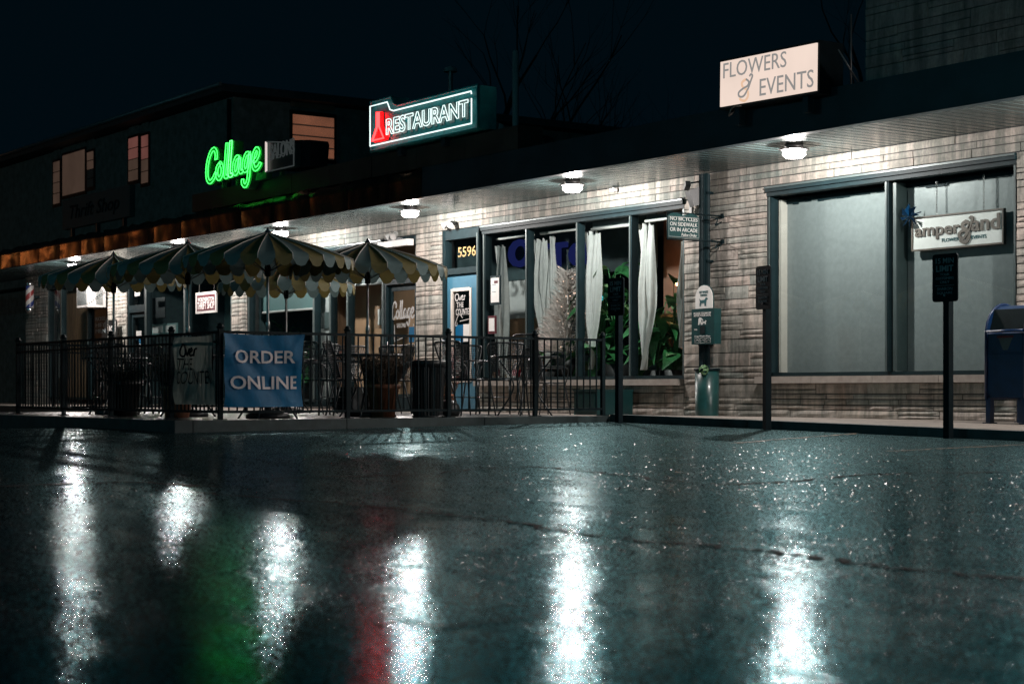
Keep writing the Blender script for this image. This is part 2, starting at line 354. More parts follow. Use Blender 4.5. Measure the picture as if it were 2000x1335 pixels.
M = dict(
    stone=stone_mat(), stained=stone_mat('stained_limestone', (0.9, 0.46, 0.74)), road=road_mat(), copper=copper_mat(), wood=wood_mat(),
    mortar=mat('mortar', (0.035,0.036,0.036), 0.9), sill=mat('sill_stone', (0.34,0.30,0.265), 0.75, var=0.2, bs=0.2, bscale=40),
    walk=mat('concrete', (0.27,0.235,0.205), 0.55, var=0.25, scale=3, bs=0.25, bscale=90),
    patio=mat('wet_patio', (0.04,0.046,0.045), 0.3, var=0.5, scale=5, bs=0.6, bscale=55, bd=0.012),
    kerb=mat('kerb_concrete', (0.035,0.055,0.056), 0.45, var=0.35, scale=6, bs=0.3, bscale=70),
    frame=mat('dark_frame', (0.009,0.022,0.026), 0.55, var=0.2, spec=0.14), alu=mat('grey_frame', (0.07,0.10,0.10), 0.45, 0.2, var=0.1),
    fascia=mat('dark_fascia', (0.02,0.042,0.055), 0.4, var=0.3, scale=2),
    soffit=mat('soffit_paint', (0.035,0.055,0.055), 0.24, 0.0, var=0.12, spec=0.25), fixture=mat('fixture_metal', (0.28,0.27,0.27), 0.4, 0.6),
    black=mat('black_metal', (0.005,0.014,0.017), 0.5, var=0.3, spec=0.13), blackp=mat('black_plastic', (0.014,0.018,0.02), 0.42, var=0.3, bs=0.1),
    chairm=mat('chair_metal', (0.02,0.026,0.03), 0.32, 0.2, spec=0.7),
    glass=glass('window_glass'), white=mat('white_paint', (0.56,0.54,0.52), 0.5, var=0.06), cream=mat('cream_paint', (0.62,0.56,0.5), 0.5, var=0.06),
    shade=cloth('frosted_film', (0.295,0.325,0.325), 0.10, 0.42, 0.16), curtain=cloth('curtain_cloth', (0.86,0.86,0.83), 0.3),
    yellow=cloth('yellow_canvas', (0.215,0.18,0.065), 0.22), pale=cloth('pale_canvas', (0.18,0.265,0.265), 0.22), pole=mat('pole_metal', (0.32,0.32,0.31), 0.3, 0.7),
    teal=mat('teal_paint', (0.007,0.048,0.050), 0.35, var=0.15), green=mat('green_plastic', (0.010,0.058,0.056), 0.34, var=0.25, coat=0.25),
    door=mat('blue_door_paint', (0.055,0.17,0.25), 0.45, var=0.1), blueb=cloth('blue_vinyl', (0.002,0.18,0.39), 0.3, 0.55, 0.12),
    greyb=cloth('grey_vinyl', (0.26,0.28,0.25), 0.5, 0.5), bannert=mat('banner_print', (0.80,0.72,0.72), 0.6, var=0.06), darkprint=mat('dark_print', (0.008,0.016,0.018), 0.7, spec=0.08),
    mail=mat('mailbox_blue', (0.004,0.026,0.085), 0.36, var=0.3, coat=0.25), terracotta=mat('terracotta', (0.27,0.11,0.06), 0.7, var=0.3),
    darkpot=mat('dark_pot', (0.02,0.02,0.02), 0.5), leaf=mat('leaf_green', (0.035,0.17,0.055), 0.35, var=0.5, scale=6, spec=0.6), leafp=mat('pale_leaf', (0.16,0.30,0.14), 0.4, var=0.4),
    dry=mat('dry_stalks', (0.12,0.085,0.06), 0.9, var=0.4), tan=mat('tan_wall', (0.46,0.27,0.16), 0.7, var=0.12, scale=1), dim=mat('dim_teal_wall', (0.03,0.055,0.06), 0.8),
    pinkw=mat('rose_wall', (0.34,0.19,0.13), 0.8, var=0.1), floor=mat('inside_floor', (0.12,0.10,0.09), 0.5), ceil=mat('inside_ceiling', (0.3,0.3,0.3), 0.8),
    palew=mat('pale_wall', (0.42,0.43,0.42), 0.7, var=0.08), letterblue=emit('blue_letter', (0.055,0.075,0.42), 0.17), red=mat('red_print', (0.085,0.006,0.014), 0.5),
    paper=mat('paper', (0.78,0.76,0.73), 0.7, var=0.05), brown=mat('brown_letter', (0.16,0.125,0.105), 0.6), tealp=mat('teal_print', (0.01,0.09,0.10), 0.5),
    gold=mat('gold_print', (0.36,0.24,0.09), 0.4), chrome=mat('chrome', (0.6,0.6,0.6), 0.2, 0.95), bark=mat('dark_bark', (0.012,0.013,0.013), 0.9),
    brick=mat('upper_wall', (0.20,0.22,0.20), 0.85, var=0.35, scale=5, bs=0.4, bscale=30, bd=0.01), roof=mat('roof_membrane', (0.05,0.07,0.075), 0.7),
    lens=lens_mat(), neon_w=emit('white_neon', (0.78,0.96,0.93), 1.5), neon_r=emit('red_neon', (1.0,0.005,0.005), 42.0, sampled=True), neon_g=emit('green_neon', (0.04,1.0,0.09), 4.6), neon_gd=emit('green_neon_bright', (0.08,1.0,0.14), 5.0),
    neon_sw=emit('bright_neon', (1.0,0.85,0.8), 0.75), neon_dim=emit('dim_neon', (0.35,0.42,0.42), 0.09), signface=mat('sign_face', (0.015,0.30,0.31), 0.45), signgrey=mat('sign_letter_back', (0.26,0.32,0.31), 0.5), signred=mat('sign_red_paint', (0.45,0.02,0.04), 0.5),
    lightbox=emit('lightbox_face', (1.0,0.80,0.69), 0.92, 0.10, 2.0), greyl=emit('lightbox_letter', (0.30,0.29,0.28), 0.9), peach=emit('lightbox_peach', (0.95,0.62,0.42), 0.85), greend=mat('channel_green', (0.015,0.16,0.06), 0.45),
    warmwin=emit('lit_blind', (0.78,0.28,0.15), 0.30, 0.45, 1.2), warmdim=emit('dim_lit_blind', (0.30,0.19,0.14), 0.20, 0.35, 1.0), rosewin=emit('rose_lit_blind', (0.62,0.24,0.20), 0.22, 0.35, 1.0),
    warmlamp=emit('warm_lamp', (1.0,0.35,0.12), 40.0, sampled=True), bulb=emit('tiny_bulb', (1.0,0.62,0.45), 2.2), bluebulb=emit('blue_bulb', (0.08,0.7,0.75), 0.8), needle=mat('white_needles', (0.85,0.76,0.72), 0.7, var=0.1),
    line=mat('worn_line_paint', (0.16,0.10,0.045), 0.5, var=0.5, scale=12), seam=mat('tar_seam', (0.004,0.007,0.008), 0.75, var=0.3, spec=0.08),
    stripe_r=mat('stripe_red', (0.3,0.05,0.05), 0.4), stripe_b=mat('stripe_blue', (0.03,0.05,0.2), 0.4), blackpan=mat('black_panel', (0.01,0.014,0.016), 0.4), vent=mat('vent_dark', (0.14,0.16,0.16), 0.6),
    signback=mat('sign_dark', (0.006,0.015,0.019), 0.6, spec=0.10), faint=mat('faint_letters', (0.30,0.36,0.38), 0.6), leafd=mat('dark_leaf', (0.018,0.03,0.018), 0.6), petal=mat('pink_petal', (0.4,0.1,0.12), 0.6),
    raceway=mat('raceway_metal', (0.07,0.05,0.04), 0.5, 0.3, var=0.35, scale=2),
    grit=mat('wet_chippings', (0.02,0.035,0.038), 0.25, var=0.5, scale=40, spec=0.7),
    thriftb=mat('thrift_board', (0.045,0.075,0.08), 0.6, var=0.15), pin=mat('pinwheel_foil', (0.02,0.07,0.16), 0.2, 0.8), bag=mat('black_bag', (0.01,0.012,0.013), 0.35), mint=mat('mint_film', (0.10,0.20,0.20), 0.5, var=0.15, scale=1.0))
FX = dict(U=(1,0,0), V=(0,0,1))

# ------------------------------------------------------------------ ground
def ground():
    xs = [-200,-120,-80,-60] + [-50 + i*0.75 for i in range(68)] + [3,8,16,30,60,100,150]
    ys = [-160,-100,-70,-50,-40,-34,-30] + [-26 + i*0.6 for i in range(44)] + [2,8,20,50,100,150]
    vs = [(x, y, road_z(x, y)) for y in ys for x in xs]; n = len(xs)
    fs = [(j*n+i, j*n+i+1, (j+1)*n+i+1, (j+1)*n+i) for j in range(len(ys)-1) for i in range(n-1)]
    o = MB().add(vs, fs, smooth=True).build('road', M['road'], fix=False); o['kind'] = 'structure'
ground()
def grit():              # loose wet chippings standing out of the asphalt; too many to count
    import numpy as np
    from mathutils import noise as mnoise
    rs = np.random.RandomState(12); N = 110000
    u = rs.rand(N); q = 1/np.sqrt((1-u)/2.6**2 + u/24.0**2)                # thinner with distance
    r = (rs.rand(N)*2-1)*0.36*q
    X = SA*r - CA*q; Y = CA*r + SA*q - CD
    keep = ~((Y > -2.6) | ((X < -16.3) & (Y > -8.15)))
    X, Y, q = X[keep], Y[keep], q[keep]
    m = np.array([mnoise.noise(Vector((x*.45, y*.45, 3.1))) + .5*mnoise.noise(Vector((x*1.6, y*1.6, 8.0))) for x, y in zip(X.tolist(), Y.tolist())])
    keep = rs.rand(len(X)) < np.clip(.62 + 1.5*m, .06, 1)
    X, Y, q = X[keep], Y[keep], q[keep]; n = len(X)
    Z = np.array([road_z(x, y) for x, y in zip(X.tolist(), Y.tolist())])
    R_ = (.0035 + .0045*rs.rand(n))*np.clip(q/5, .8, 2.2); Hh = R_*(.12 + .24*rs.rand(n)); a0 = rs.rand(n)*6.283
    V = np.zeros((n, 5, 3), np.float32)
    for k in range(4):
        a = a0 + k*PI/2 + (rs.rand(n)-.5)*.7; rr = R_*(.75+.5*rs.rand(n))
        V[:, k, 0] = X + rr*np.cos(a); V[:, k, 1] = Y + rr*np.sin(a); V[:, k, 2] = Z - .001
    V[:, 4, 0] = X + (rs.rand(n)-.5)*R_*.8; V[:, 4, 1] = Y + (rs.rand(n)-.5)*R_*.8; V[:, 4, 2] = Z + Hh
    f = np.array([[0,1,4],[1,2,4],[2,3,4],[3,0,4]]); Fc = (np.arange(n)[:, None, None]*5 + f[None]).reshape(-1)
    me = bpy.data.meshes.new('asphalt_grit'); me.vertices.add(n*5); me.vertices.foreach_set('co', V.reshape(-1)); nl = n*12
    me.loops.add(nl); me.loops.foreach_set('vertex_index', Fc.astype(np.int32)); me.polygons.add(n*4); me.polygons.foreach_set('loop_start', np.arange(0, nl, 3, dtype=np.int32)); me.polygons.foreach_set('loop_total', np.full(n*4, 3, np.int32))
    me.update(calc_edges=True); me.validate(); me.materials.append(M['grit']); o = bpy.data.objects.new('asphalt_grit', me); col.objects.link(o)
    o['kind'] = 'stuff'; o['label'] = 'wet chippings standing out of the car park asphalt'
grit()
KY = -2.46; PX0, PX1, PY = -24.2, -16.4, -8.07      # main kerb line, patio sides and front
def strip(name, pts, wd, m, kind='structure', lift=0.004):
    P = smooth_path([(x, y, 0) for x, y in pts], 16); mb = MB(); vs = []; 
    for i, p in enumerate(P):
        t = P[min(i+1, len(P)-1)] - P[max(i-1, 0)]; t.normalize(); k = Vector((-t.y, t.x, 0)) * (wd*random.uniform(.3, 1.5)/2); p = p + Vector((random.uniform(-.03,.03), random.uniform(-.05,.05), 0))
        for s in (1, -1):
            c = p + k*s; vs.append((c.x, c.y, road_z(c.x, c.y) + lift))
    mb.add(vs, [(2*i, 2*i+1, 2*i+3, 2*i+2) for i in range(len(P)-1)])
    o = mb.build(name, m, fix=False); o['kind'] = kind; return o
def gp(px, py):          # a road point from its pixel
    H = 0.744; q = F*H/(py-705); r = (px-1000)/F*q
    X = SA*r - CA*q; Y = CA*r + SA*q - CD
    return X, Y
strip('tar_seam', [gp(300,960), gp(640,985), gp(900,1012), gp(1230,1055), gp(1500,1080), gp(1750,1112), gp(2000,1135)], 0.035, M['seam'])
strip('tar_seam', [gp(480,938), gp(800,930), gp(1050,915), gp(1400,948), gp(1700,930), gp(1960,925)], 0.04, M['seam'])
strip('tar_seam', [gp(650,1215), gp(900,1225), gp(1200,1190), gp(1600,1230)], 0.012, M['seam'])
strip('tar_seam', [gp(-40,955), gp(250,945), gp(420,955)], 0.07, M['seam'])
strip('parking_line', [gp(1440,868), gp(1560,858), gp(1680,849)], 0.06, M['line'])
strip('parking_line', [gp(1740,884), gp(1880,877), gp(2040,869)], 0.06, M['line'])
# pavement along the shops
def kerb_top(X): return (road_z(X, KY) + 0.09) if X > -17 else -0.025
sw = thing('sidewalk', None, None); sw['kind'] = 'structure'
x = -46.0
while x < -4:
    x1 = min(x + 1.5, -4); g = 0.006
    z0, z1 = kerb_top(x), kerb_top(x1); d = 0.12
    v = [(x+g, KY+.16, z0), (x1-g, KY+.16, z1), (x1-g, 0.3, -0.03), (x+g, 0.3, -0.03)]
    v += [(a, b, c-d) for a, b, c in v]
    MB().add(v, [(0,1,2,3),(7,6,5,4),(0,4,5,1),(1,5,6,2),(2,6,7,3),(3,7,4,0)]).build('paving_slab', M['walk'], sw); x = x1
kb = thing('kerb', None, None); kb['kind'] = 'structure'
x = -16.38
while x < -4:
    x1 = x + 2.4; v = []
    for xx, yy, top in ((x+.004, KY, 1), (x1-.004, KY, 1), (x1-.004, KY+.155, 1), (x+.004, KY+.155, 1)):
        v.append((xx, yy, kerb_top(xx)))
    v += [(a, b-(0.015 if b < KY+.1 else 0), -0.6) for a, b, c in v]
    MB().add(v, [(0,1,2,3),(7,6,5,4),(0,4,5,1),(1,5,6,2),(2,6,7,3),(3,7,4,0)]).build('kerb_stone', M['kerb'], kb); x = x1
bx('kerb_stone', M['kerb'], kb, -46, PX0-.01, KY, KY+.155, -.5, -.03)
# patio platform in the parking bays
pf = thing('patio_platform', None, None); pf['kind'] = 'structure'
bx('paving', M['patio'], pf, PX0+.2, PX1-.2, PY+.2, KY-.003, -.5, 0.0)
def edge(x0, x1, y0, y1): bx('kerb_stone', M['kerb'], pf, x0, x1, y0, y1, -.55, .004)
n = 3
for i in range(n):
    a = PX0 + (PX1-PX0)*i/n; b = PX0 + (PX1-PX0)*(i+1)/n; edge(a+.006, b-.006 if i < n-1 else b, PY, PY+.195)
n = 3
for i in range(n):
    a = PY+.2 + (KY-PY-.2)*i/n; b = PY+.2 + (KY-PY-.2)*(i+1)/n; edge(PX1-.195, PX1, a+.004, b-.006)
    edge(PX0, PX0+.195, a+.004, b-.006)

# ------------------------------------------------------------------ the row of shops
ZS, ZH, ZFT = 3.19, 2.91, 3.60; YF = -1.70
bld = thing('shop_building', 'long low stone shop row with copper edged flat roof and lit arcade ceiling', 'building')
GY = 0.10
wall = node('wall', bld)
SEG = {'flower': (X_of(1497,0), X_of(1985,0)), 'rest': (X_of(863,0), X_of(1336,0)), 'salon': (X_of(482,0), X_of(812,0)),
       'thrift': (X_of(248,0), X_of(452,0)), 'barber': (X_of(92,0), X_of(210,0))}
BX0, BX1 = -43.4, -8.0
ZB = -0.03
DX = X_of(944, GY)         # end of the door bay of the restaurant front
panels = [(SEG['flower'][1], BX1, ZB, ZH), (SEG['rest'][1], SEG['flower'][0], ZB, ZH), (SEG['salon'][1], SEG['rest'][0], ZB, ZH),
          (X_of(452,0), X_of(482,0), ZB, ZH), (X_of(210,0), X_of(248,0), ZB, ZH), (BX0, X_of(92,0), ZB, ZH), (BX0, BX1, ZH, ZS),
          (SEG['flower'][0], SEG['flower'][1], ZB, 0.40), (DX, SEG['rest'][1], ZB, 0.38)]
def courses(x0, x1, z0, z1, lo, hi, l0, l1):
    out = []; z = z0
    while z < z1 - 1e-6:
        h = random.choice([lo, lo, (lo+hi)/2, hi]) * random.uniform(.92, 1.08)
        if z1 - z - h < lo*0.7: h = z1 - z
        x = x0
        while x < x1 - 1e-6:
            l = random.uniform(l0, l1)
            if x1 - x - l < l0*0.6: l = x1 - x
            if h > lo*1.5 and random.random() < 0.3:
                k = h*random.uniform(.4, .6); out += [(x, x+l, z, z+k), (x, x+l, z+k, z+h)]
            else: out.append((x, x+l, z, z+h))
            x += l
        z += h
    return out
rects = []
for i, (a, b, c, d) in enumerate(panels):
    MB().box(a, b, 0.012, 0.26, c, d).build('backing', M['mortar'], wall)
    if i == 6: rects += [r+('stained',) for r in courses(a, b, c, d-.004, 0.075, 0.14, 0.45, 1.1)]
    elif i in (7, 8): rects += courses(a, b, c, d-.004, 0.065, 0.13, 0.35, 1.0)
    else: rects += courses(a, b, c, d-.004, 0.08, 0.175, 0.3, 0.9)
def stone(mb, r):
    x0, x1, z0, z1 = r[:4]; g = 0.0065; x0 += g*.9; x1 -= g*.9; z0 += g*1.2; z1 -= g*.6
    nx = 5 if x1-x0 > .3 else 4; nz = 3; base = random.uniform(-.006, .004); v = []
    for j in range(nz):
        for i in range(nx):
            ed = i in (0, nx-1) or j in (0, nz-1)
            y = base + (random.uniform(.0, .004) if ed else random.uniform(-.010, -.003))
            jx = 0 if i in (0, nx-1) else random.uniform(-.02, .02)
            v.append((x0+(x1-x0)*i/(nx-1)+jx, y, z0+(z1-z0)*j/(nz-1)))
    f = [(j*nx+i, j*nx+i+1, (j+1)*nx+i+1, (j+1)*nx+i) for j in range(nz-1) for i in range(nx-1)]
    ring = [i for i in range(nx)] + [j*nx+nx-1 for j in range(1, nz)] + [(nz-1)*nx+i for i in range(nx-2, -1, -1)] + [j*nx for j in range(nz-2, 0, -1)]
    b = len(v); v += [(v[k][0], 0.24, v[k][2]) for k in ring]; m = len(ring)
    f += [(ring[k], b+k, b+(k+1)%m, ring[(k+1)%m]) for k in range(m)]
    mb.add(v, f)
def seen_area(r): return (r[1]-r[0])*(r[3]-r[2])/depth((r[0]+r[1])/2, 0)**2 * (1.0 if r[1] < -12.3 or r[0] < -11.5 else .2)
rects.sort(key=seen_area, reverse=True)
for r in rects[:298]:
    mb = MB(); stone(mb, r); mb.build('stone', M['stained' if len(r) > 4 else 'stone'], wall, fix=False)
mb = MB(); n_ = 0
for r in rects[298:]:
    k0 = len(mb.f); stone(mb, r)
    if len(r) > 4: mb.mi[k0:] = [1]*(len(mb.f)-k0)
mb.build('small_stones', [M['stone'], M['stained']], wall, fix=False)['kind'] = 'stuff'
# sills
for nm, x0, x1, zt in (('flower', SEG['flower'][0]-.12, SEG['flower'][1], .485), ('rest', DX, SEG['rest'][1]-.02, .465)):
    n = 4; 
    for i in range(n):
        a = x0+(x1-x0)*i/n; b = x0+(x1-x0)*(i+1)/n
        bx('sill', M['sill'], wall, a+.003, b-.003, -.10, .26, zt-.085, zt)
# roof edge
mb = MB(); mb.box(BX0-.3, BX1, 0.3, 14, ZS+.02, 3.45); mb.build('roof', M['roof'], bld)
bx('fascia', M['fascia'], bld, -21.8, BX1, YF, YF+.12, ZS-.03, ZFT)
# copper-clad left part, bent sheets with seams
cop = node('copper_edge', bld); x = -46.5
while x < -21.82:
    x1 = min(x+1.25, -21.82); mb = MB(); nx, nz = 6, 4; v = []
    for j in range(nz):
        for i in range(nx):
            dz = random.uniform(-.035, .03) if j == nz-1 else 0
            y = YF - (0.0 if i in (0, nx-1) else random.uniform(0, .03)) - (.02 if j == nz-1 else 0)
            v.append((x+.004+(x1-x-.008)*i/(nx-1), y, ZS-.03+(ZFT-ZS+.01)*j/(nz-1)+dz))
    f = [(j*nx+i, j*nx+i+1, (j+1)*nx+i+1, (j+1)*nx+i) for j in range(nz-1) for i in range(nx-1)]
    top = [(nz-1)*nx+i for i in range(nx)]; b = len(v); v += [(v[k][0], YF+.3, v[k][2]-.02) for k in top]
    f += [(top[i], top[i+1], b+i+1, b+i) for i in range(nx-1)]
    mb.add(v, f, smooth=True).build('copper_sheet', M['copper'], cop, fix=False); x = x1
bx('edge_backing', M['fascia'], bld, -46.5, -21.82, YF+.05, YF+.12, ZS-.028, ZFT-.06)
# soffit boards, running from the wall out to the roof edge
sof = node('soffit', bld); bw = 0.15
bm_ = MB().add([(-bw/2+.013,0,0),(bw/2-.013,0,0),(bw/2-.013,1,0),(-bw/2+.013,1,0),(-bw/2+.001,0,.02),(bw/2-.001,0,.02),(bw/2-.001,1,.02),(-bw/2+.001,1,.02)],
    [(3,2,1,0),(4,5,6,7),(0,1,5,4),(1,2,6,5),(2,3,7,6),(3,0,4,7)])
bm2 = bm_.mesh('soffit_board'); bm2.materials.append(M['soffit'])
i = 0; x = -46.4
while x < BX1:
    inst('soffit_board', bm2, sof, (x, YF+.122, ZS), (random.uniform(-.0012,.0012), random.uniform(-.012,.012), 0), (1, -YF-.1, 1)); x += bw
bx('soffit_backing', M['fascia'], bld, -46.5, BX1, YF+.125, .3, ZS+.021, ZS+.045)

# frames and panes -------------------------------------------------
def window(name, x0, x1, z0, z1, mull, parent=bld, m='frame', fw=.055, head=.12, panes=True, y=GY):
    wn = node(name, parent)
    mb = MB(); mb.box(x0, x1, y-.10, y+.05, z1-head, z1-.004); mb.box(x0, x1, y-.128, y-.102, z1-head*.6, z1-.01); mb.build('head_frame', M[m], wn)
    bx('bright_trim', M['alu'], wn, x0, x1, y-.145, y-.129, z1-.035, z1-.012)
    bx('frame_base', M[m], wn, x0, x1, y-.03, y+.05, z0, z0+.05)
    xs = [x0+.03] + mull + [x1-.03]
    for k, xx in enumerate(xs):
        wd = fw; bx('mullion', M[m], wn, xx-wd/2, xx+wd/2, y-.07, y+.05, z0+.05, z1-head)
        bx('mullion_cap', M['alu'], wn, xx-wd/2+.006, xx+wd/2-.02, y-.082, y-.071, z0+.05, z1-head)
    if panes:
        for a, b in zip(xs[:-1], xs[1:]):
            MB().add([(a+fw/2, y, z0+.05), (b-fw/2, y, z0+.05), (b-fw/2, y, z1-head), (a+fw/2, y, z1-head)], [(0,1,2,3)]).build('pane', M['glass'], wn, fix=False)
    return wn
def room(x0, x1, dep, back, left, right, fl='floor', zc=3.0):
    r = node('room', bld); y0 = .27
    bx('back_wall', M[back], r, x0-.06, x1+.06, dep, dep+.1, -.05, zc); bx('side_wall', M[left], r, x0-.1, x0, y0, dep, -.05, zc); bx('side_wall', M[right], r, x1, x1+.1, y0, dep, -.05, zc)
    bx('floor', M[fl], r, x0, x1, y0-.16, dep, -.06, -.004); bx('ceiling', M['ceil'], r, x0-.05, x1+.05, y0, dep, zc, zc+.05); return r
# flower shop window
fx0, fx1 = SEG['flower']
fm = X_of(1740, GY); fm2 = X_of(1757, GY)
wf = window('flower_shop_window', fx0, fx1, .485, ZH, [fm], fw=.052, head=.13)
bx('mullion', M['alu'], wf, fm+.045, fm+.10, GY-.02, GY+.3, .54, ZH-.15)
bx('jamb_board', M['cream'], wf, fx0+.06, fx0+.10, GY+.06, GY+.17, .54, ZH-.17)
mb = MB()
for a, b in ((fx0+.10, fm+.03), (fm+.11, fx1-.10)):
    mb.add([(a, GY+.17, .52), (b, GY+.17, .52), (b, GY+.17, ZH-.19), (a, GY+.17, ZH-.19)], [(0,1,2,3)])
mb.build('frosted_screen', M['shade'], wf, fix=False)
mb = MB(); xx = fx0+.1
while xx < fx1-.1: h = random.uniform(.0, .035); mb.box(xx, xx+.11, GY+.155, GY+.161, ZH-.20-h, ZH-.15); xx += .11
mb.build('torn_film_edge', M['frame'], wf)
# restaurant window
rx0, rx1 = SEG['rest']
mulls = [X_of(p, GY) for p in (1036, 1135, 1239)]
wr = window('restaurant_window', X_of(951, GY), rx1, .465, ZH, mulls, fw=.055, head=.14)
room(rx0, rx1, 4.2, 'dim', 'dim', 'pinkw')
# rolled blinds (white tubes)
rb = node('roller_blinds', wr)
cuts = [X_of(951, GY)] + mulls + [rx1]
for i, (a, b) in enumerate(zip(cuts[:-1], cuts[1:])):
    zz = (2.70, 2.70, 2.665, 2.69)[i]
    MB().tube([(a+.10, GY+.12, zz), (b-.08, GY+.12, zz)], .022, 8).build('blind_tube', M['white'], rb)
    bx('blind_cloth', M['shade' if i > 1 else 'dim'], rb, a+.10, b-.08, GY+.135, GY+.139, zz, ZH-.14)
# salon front
sx0, sx1 = SEG['salon']; sdx = X_of(757, GY)
ws = window('salon_window', sx0, sdx, .10, ZH, [X_of(620, GY), X_of(652, GY), X_of(686, GY)], fw=.085, head=.13)
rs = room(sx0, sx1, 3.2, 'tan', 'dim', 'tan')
bx('partition', M['tan'], rs, X_of(656, .7), sx1-.02, .9, 1.0, 0, 3.0)
bx('partition_post', M['wood'], rs, X_of(655, .7), X_of(660, .7), .7, .9, 0, 3.0)
bx('white_panel', M['palew'], rs, X_of(625,.3), X_of(648,.3), .28, .34, .1, 3.0)
bx('curved_plaque', M['alu'], rs, X_of(627,.25), X_of(647,.25), .25, .27, 1.45, 1.75)
bl = node('roller_blinds', ws)
for a, b, zb in ((sx0+.25, X_of(612, GY), Z_of(540, 607, GY)), (X_of(628, GY)+.05, sdx-.06, Z_of(690, 556, GY))):
    bx('blind_cloth', M['mint'] if a < -29 else M['shade'], bl, a, b, GY+.12, GY+.126, zb, ZH-.13)
    MB().tube([(a, GY+.12, zb), (b, GY+.12, zb)], .022, 8).build('blind_tube', M['white'], bl)
bx('picture_frame', M['wood'], rs, X_of(734, .6), X_of(755, .6), .58, .6, Z_of(745, 641, .6), Z_of(745, 597, .6))
bx('picture_sheet', M['paper'], rs, X_of(738, .57), X_of(752, .57), .57, .575, Z_of(745, 634, .57), Z_of(745, 603, .57))
# salon glass door
def glass_door(name, x0, x1, z1, ztr, mats, panel=None, y=GY):
    d = node(name, bld); m = M[mats]
    mb = MB(); mb.box(x0, x0+.05, y-.08, y+.05, ZB, ZH); mb.box(x1-.05, x1, y-.08, y+.05, ZB, ZH)
    mb.box(x0+.05, x1-.05, y-.08, y+.05, z1, ztr); mb.box(x0+.05, x1-.05, y-.08, y+.05, ZH-.13, ZH-.005); mb.build('door_frame', m, d)
    MB().add([(x0+.05, y, ztr), (x1-.05, y, ztr), (x1-.05, y, ZH-.13), (x0+.05, y, ZH-.13)], [(0,1,2,3)]).build('transom_pane', M['glass'], d, fix=False)
    lf = MB(); a, b = x0+.055, x1-.055; s = .09
    lf.box(a, a+s, y-.03, y+.02, ZB+.01, z1-.01); lf.box(b-s, b, y-.03, y+.02, ZB+.01, z1-.01)
    lf.box(a+s, b-s, y-.03, y+.02, z1-.11, z1-.01); lf.box(a+s, b-s, y-.03, y+.02, ZB+.01, .25)
    lf.build('door_leaf', panel or m, d)
    MB().add([(a+s, y-.004, .25), (b-s, y-.004, .25), (b-s, y-.004, z1-.11), (a+s, y-.004, z1-.11)], [(0,1,2,3)]).build('door_pane', M['glass'], d, fix=False)
    MB().tube([(a+.05, y-.032, .95), (a+.05, y-.08, .95), (a+.05, y-.08, 1.15), (a+.05, y-.032, 1.15)], .009, 6).build('handle', M['chrome'], d)
    return d
sd = glass_door('salon_door', sdx+.03, sx1, Z_of(785, 555, GY), Z_of(785, 545, GY), 'frame')
# lettering on the salon door
dO = (X_of(765, GY-.01), GY-.008, 0); dw = X_of(811, GY)-X_of(765, GY)
s = dw/5.3
zb = Z_of(788, 622, GY)
mb = MB()
for st in COLLAGE: ribbon(mb, [(x*s, y*s*1.05) for x, y in st], .017, (dO[0], dO[1], zb), (1,0,0), (0,0,1), .003)
mb.build('door_lettering', M['white'], sd)
text('door_lettering', 'SALONS', M['white'], sd, (dO[0]+.22*dw, dO[1], zb-.15), (1,0,0), (0,0,1), .38*dw, .075, .003)
mb = MB()
for a, b in (((.05,.62),(.95,.62)), ((.95,.62),(.97,.50)), ((.12,-.10),(.12,-.38)), ((.12,-.38),(.62,-.30)), ((.90,-.22),(.78,-.24)), ((.90,-.22),(.92,-.10))):
    ribbon(mb, [(a[0]*dw, a[1]), ((a[0]+b[0])/2*dw, (a[1]+b[1])/2), (b[0]*dw, b[1])], .007, (dO[0], dO[1], zb), (1,0,0), (0,0,1), .003, 2)
mb.build('door_lettering', M['white'], sd)
bx('blue_notice', M['blueb'], sd, X_of(800, GY), X_of(810, GY), GY-.012, GY-.008, Z_of(805, 668, GY), Z_of(805, 638, GY))
# blue door of the restaurant
bdx0, bdx1 = rx0+.02, X_of(944, GY)
bd = node('blue_door', bld); y = GY
zt = Z_of(906, 535, y)
mb = MB(); mb.box(bdx0-.02, bdx0+.05, y-.08, y+.05, ZB, ZH); mb.box(bdx1-.06, bdx1, y-.09, y+.05, ZB, ZH); mb.box(bdx0+.05, bdx1-.06, y-.08, y+.05, zt, zt+.10); mb.box(bdx0+.05, bdx1-.06, y-.08, y+.05, ZH-.16, ZH-.005)
mb.build('door_frame', M['frame'], bd)
bx('jamb_trim', M['alu'], bd, bdx1-.05, bdx1-.02, y-.10, y-.091, ZB, ZH-.1)
MB().add([(bdx0+.05, y, zt+.10), (bdx1-.06, y, zt+.10), (bdx1-.06, y, ZH-.16), (bdx0+.05, y, ZH-.16)], [(0,1,2,3)]).build('transom_pane', M['glass'], bd, fix=False)
a, b = bdx0+.055, bdx1-.065
wx0, wx1 = X_of(886, y), X_of(925, y); wz0, wz1 = Z_of(906, 745, y), Z_of(906, 563, y)
mb = MB(); mb.box(a, wx0, y-.04, y+.01, ZB+.01, zt-.01); mb.box(wx1, b, y-.04, y+.01, ZB+.01, zt-.01); mb.box(wx0, wx1, y-.04, y+.01, wz1, zt-.01); mb.box(wx0, wx1, y-.04, y+.01, ZB+.01, wz0)
mb.build('door_leaf', M['door'], bd)
mb = MB(); t = .045; e = y-.052
mb.box(wx0-.01, wx0+t, e, y-.02, wz0, wz1); mb.box(wx1-t, wx1+.01, e, y-.02, wz0, wz1); mb.box(wx0+t, wx1-t, e, y-.02, wz1-t, wz1+.01); mb.box(wx0+t, wx1-t, e, y-.02, wz0-.01, wz0+t); mb.build('window_trim', M['cream'], bd)
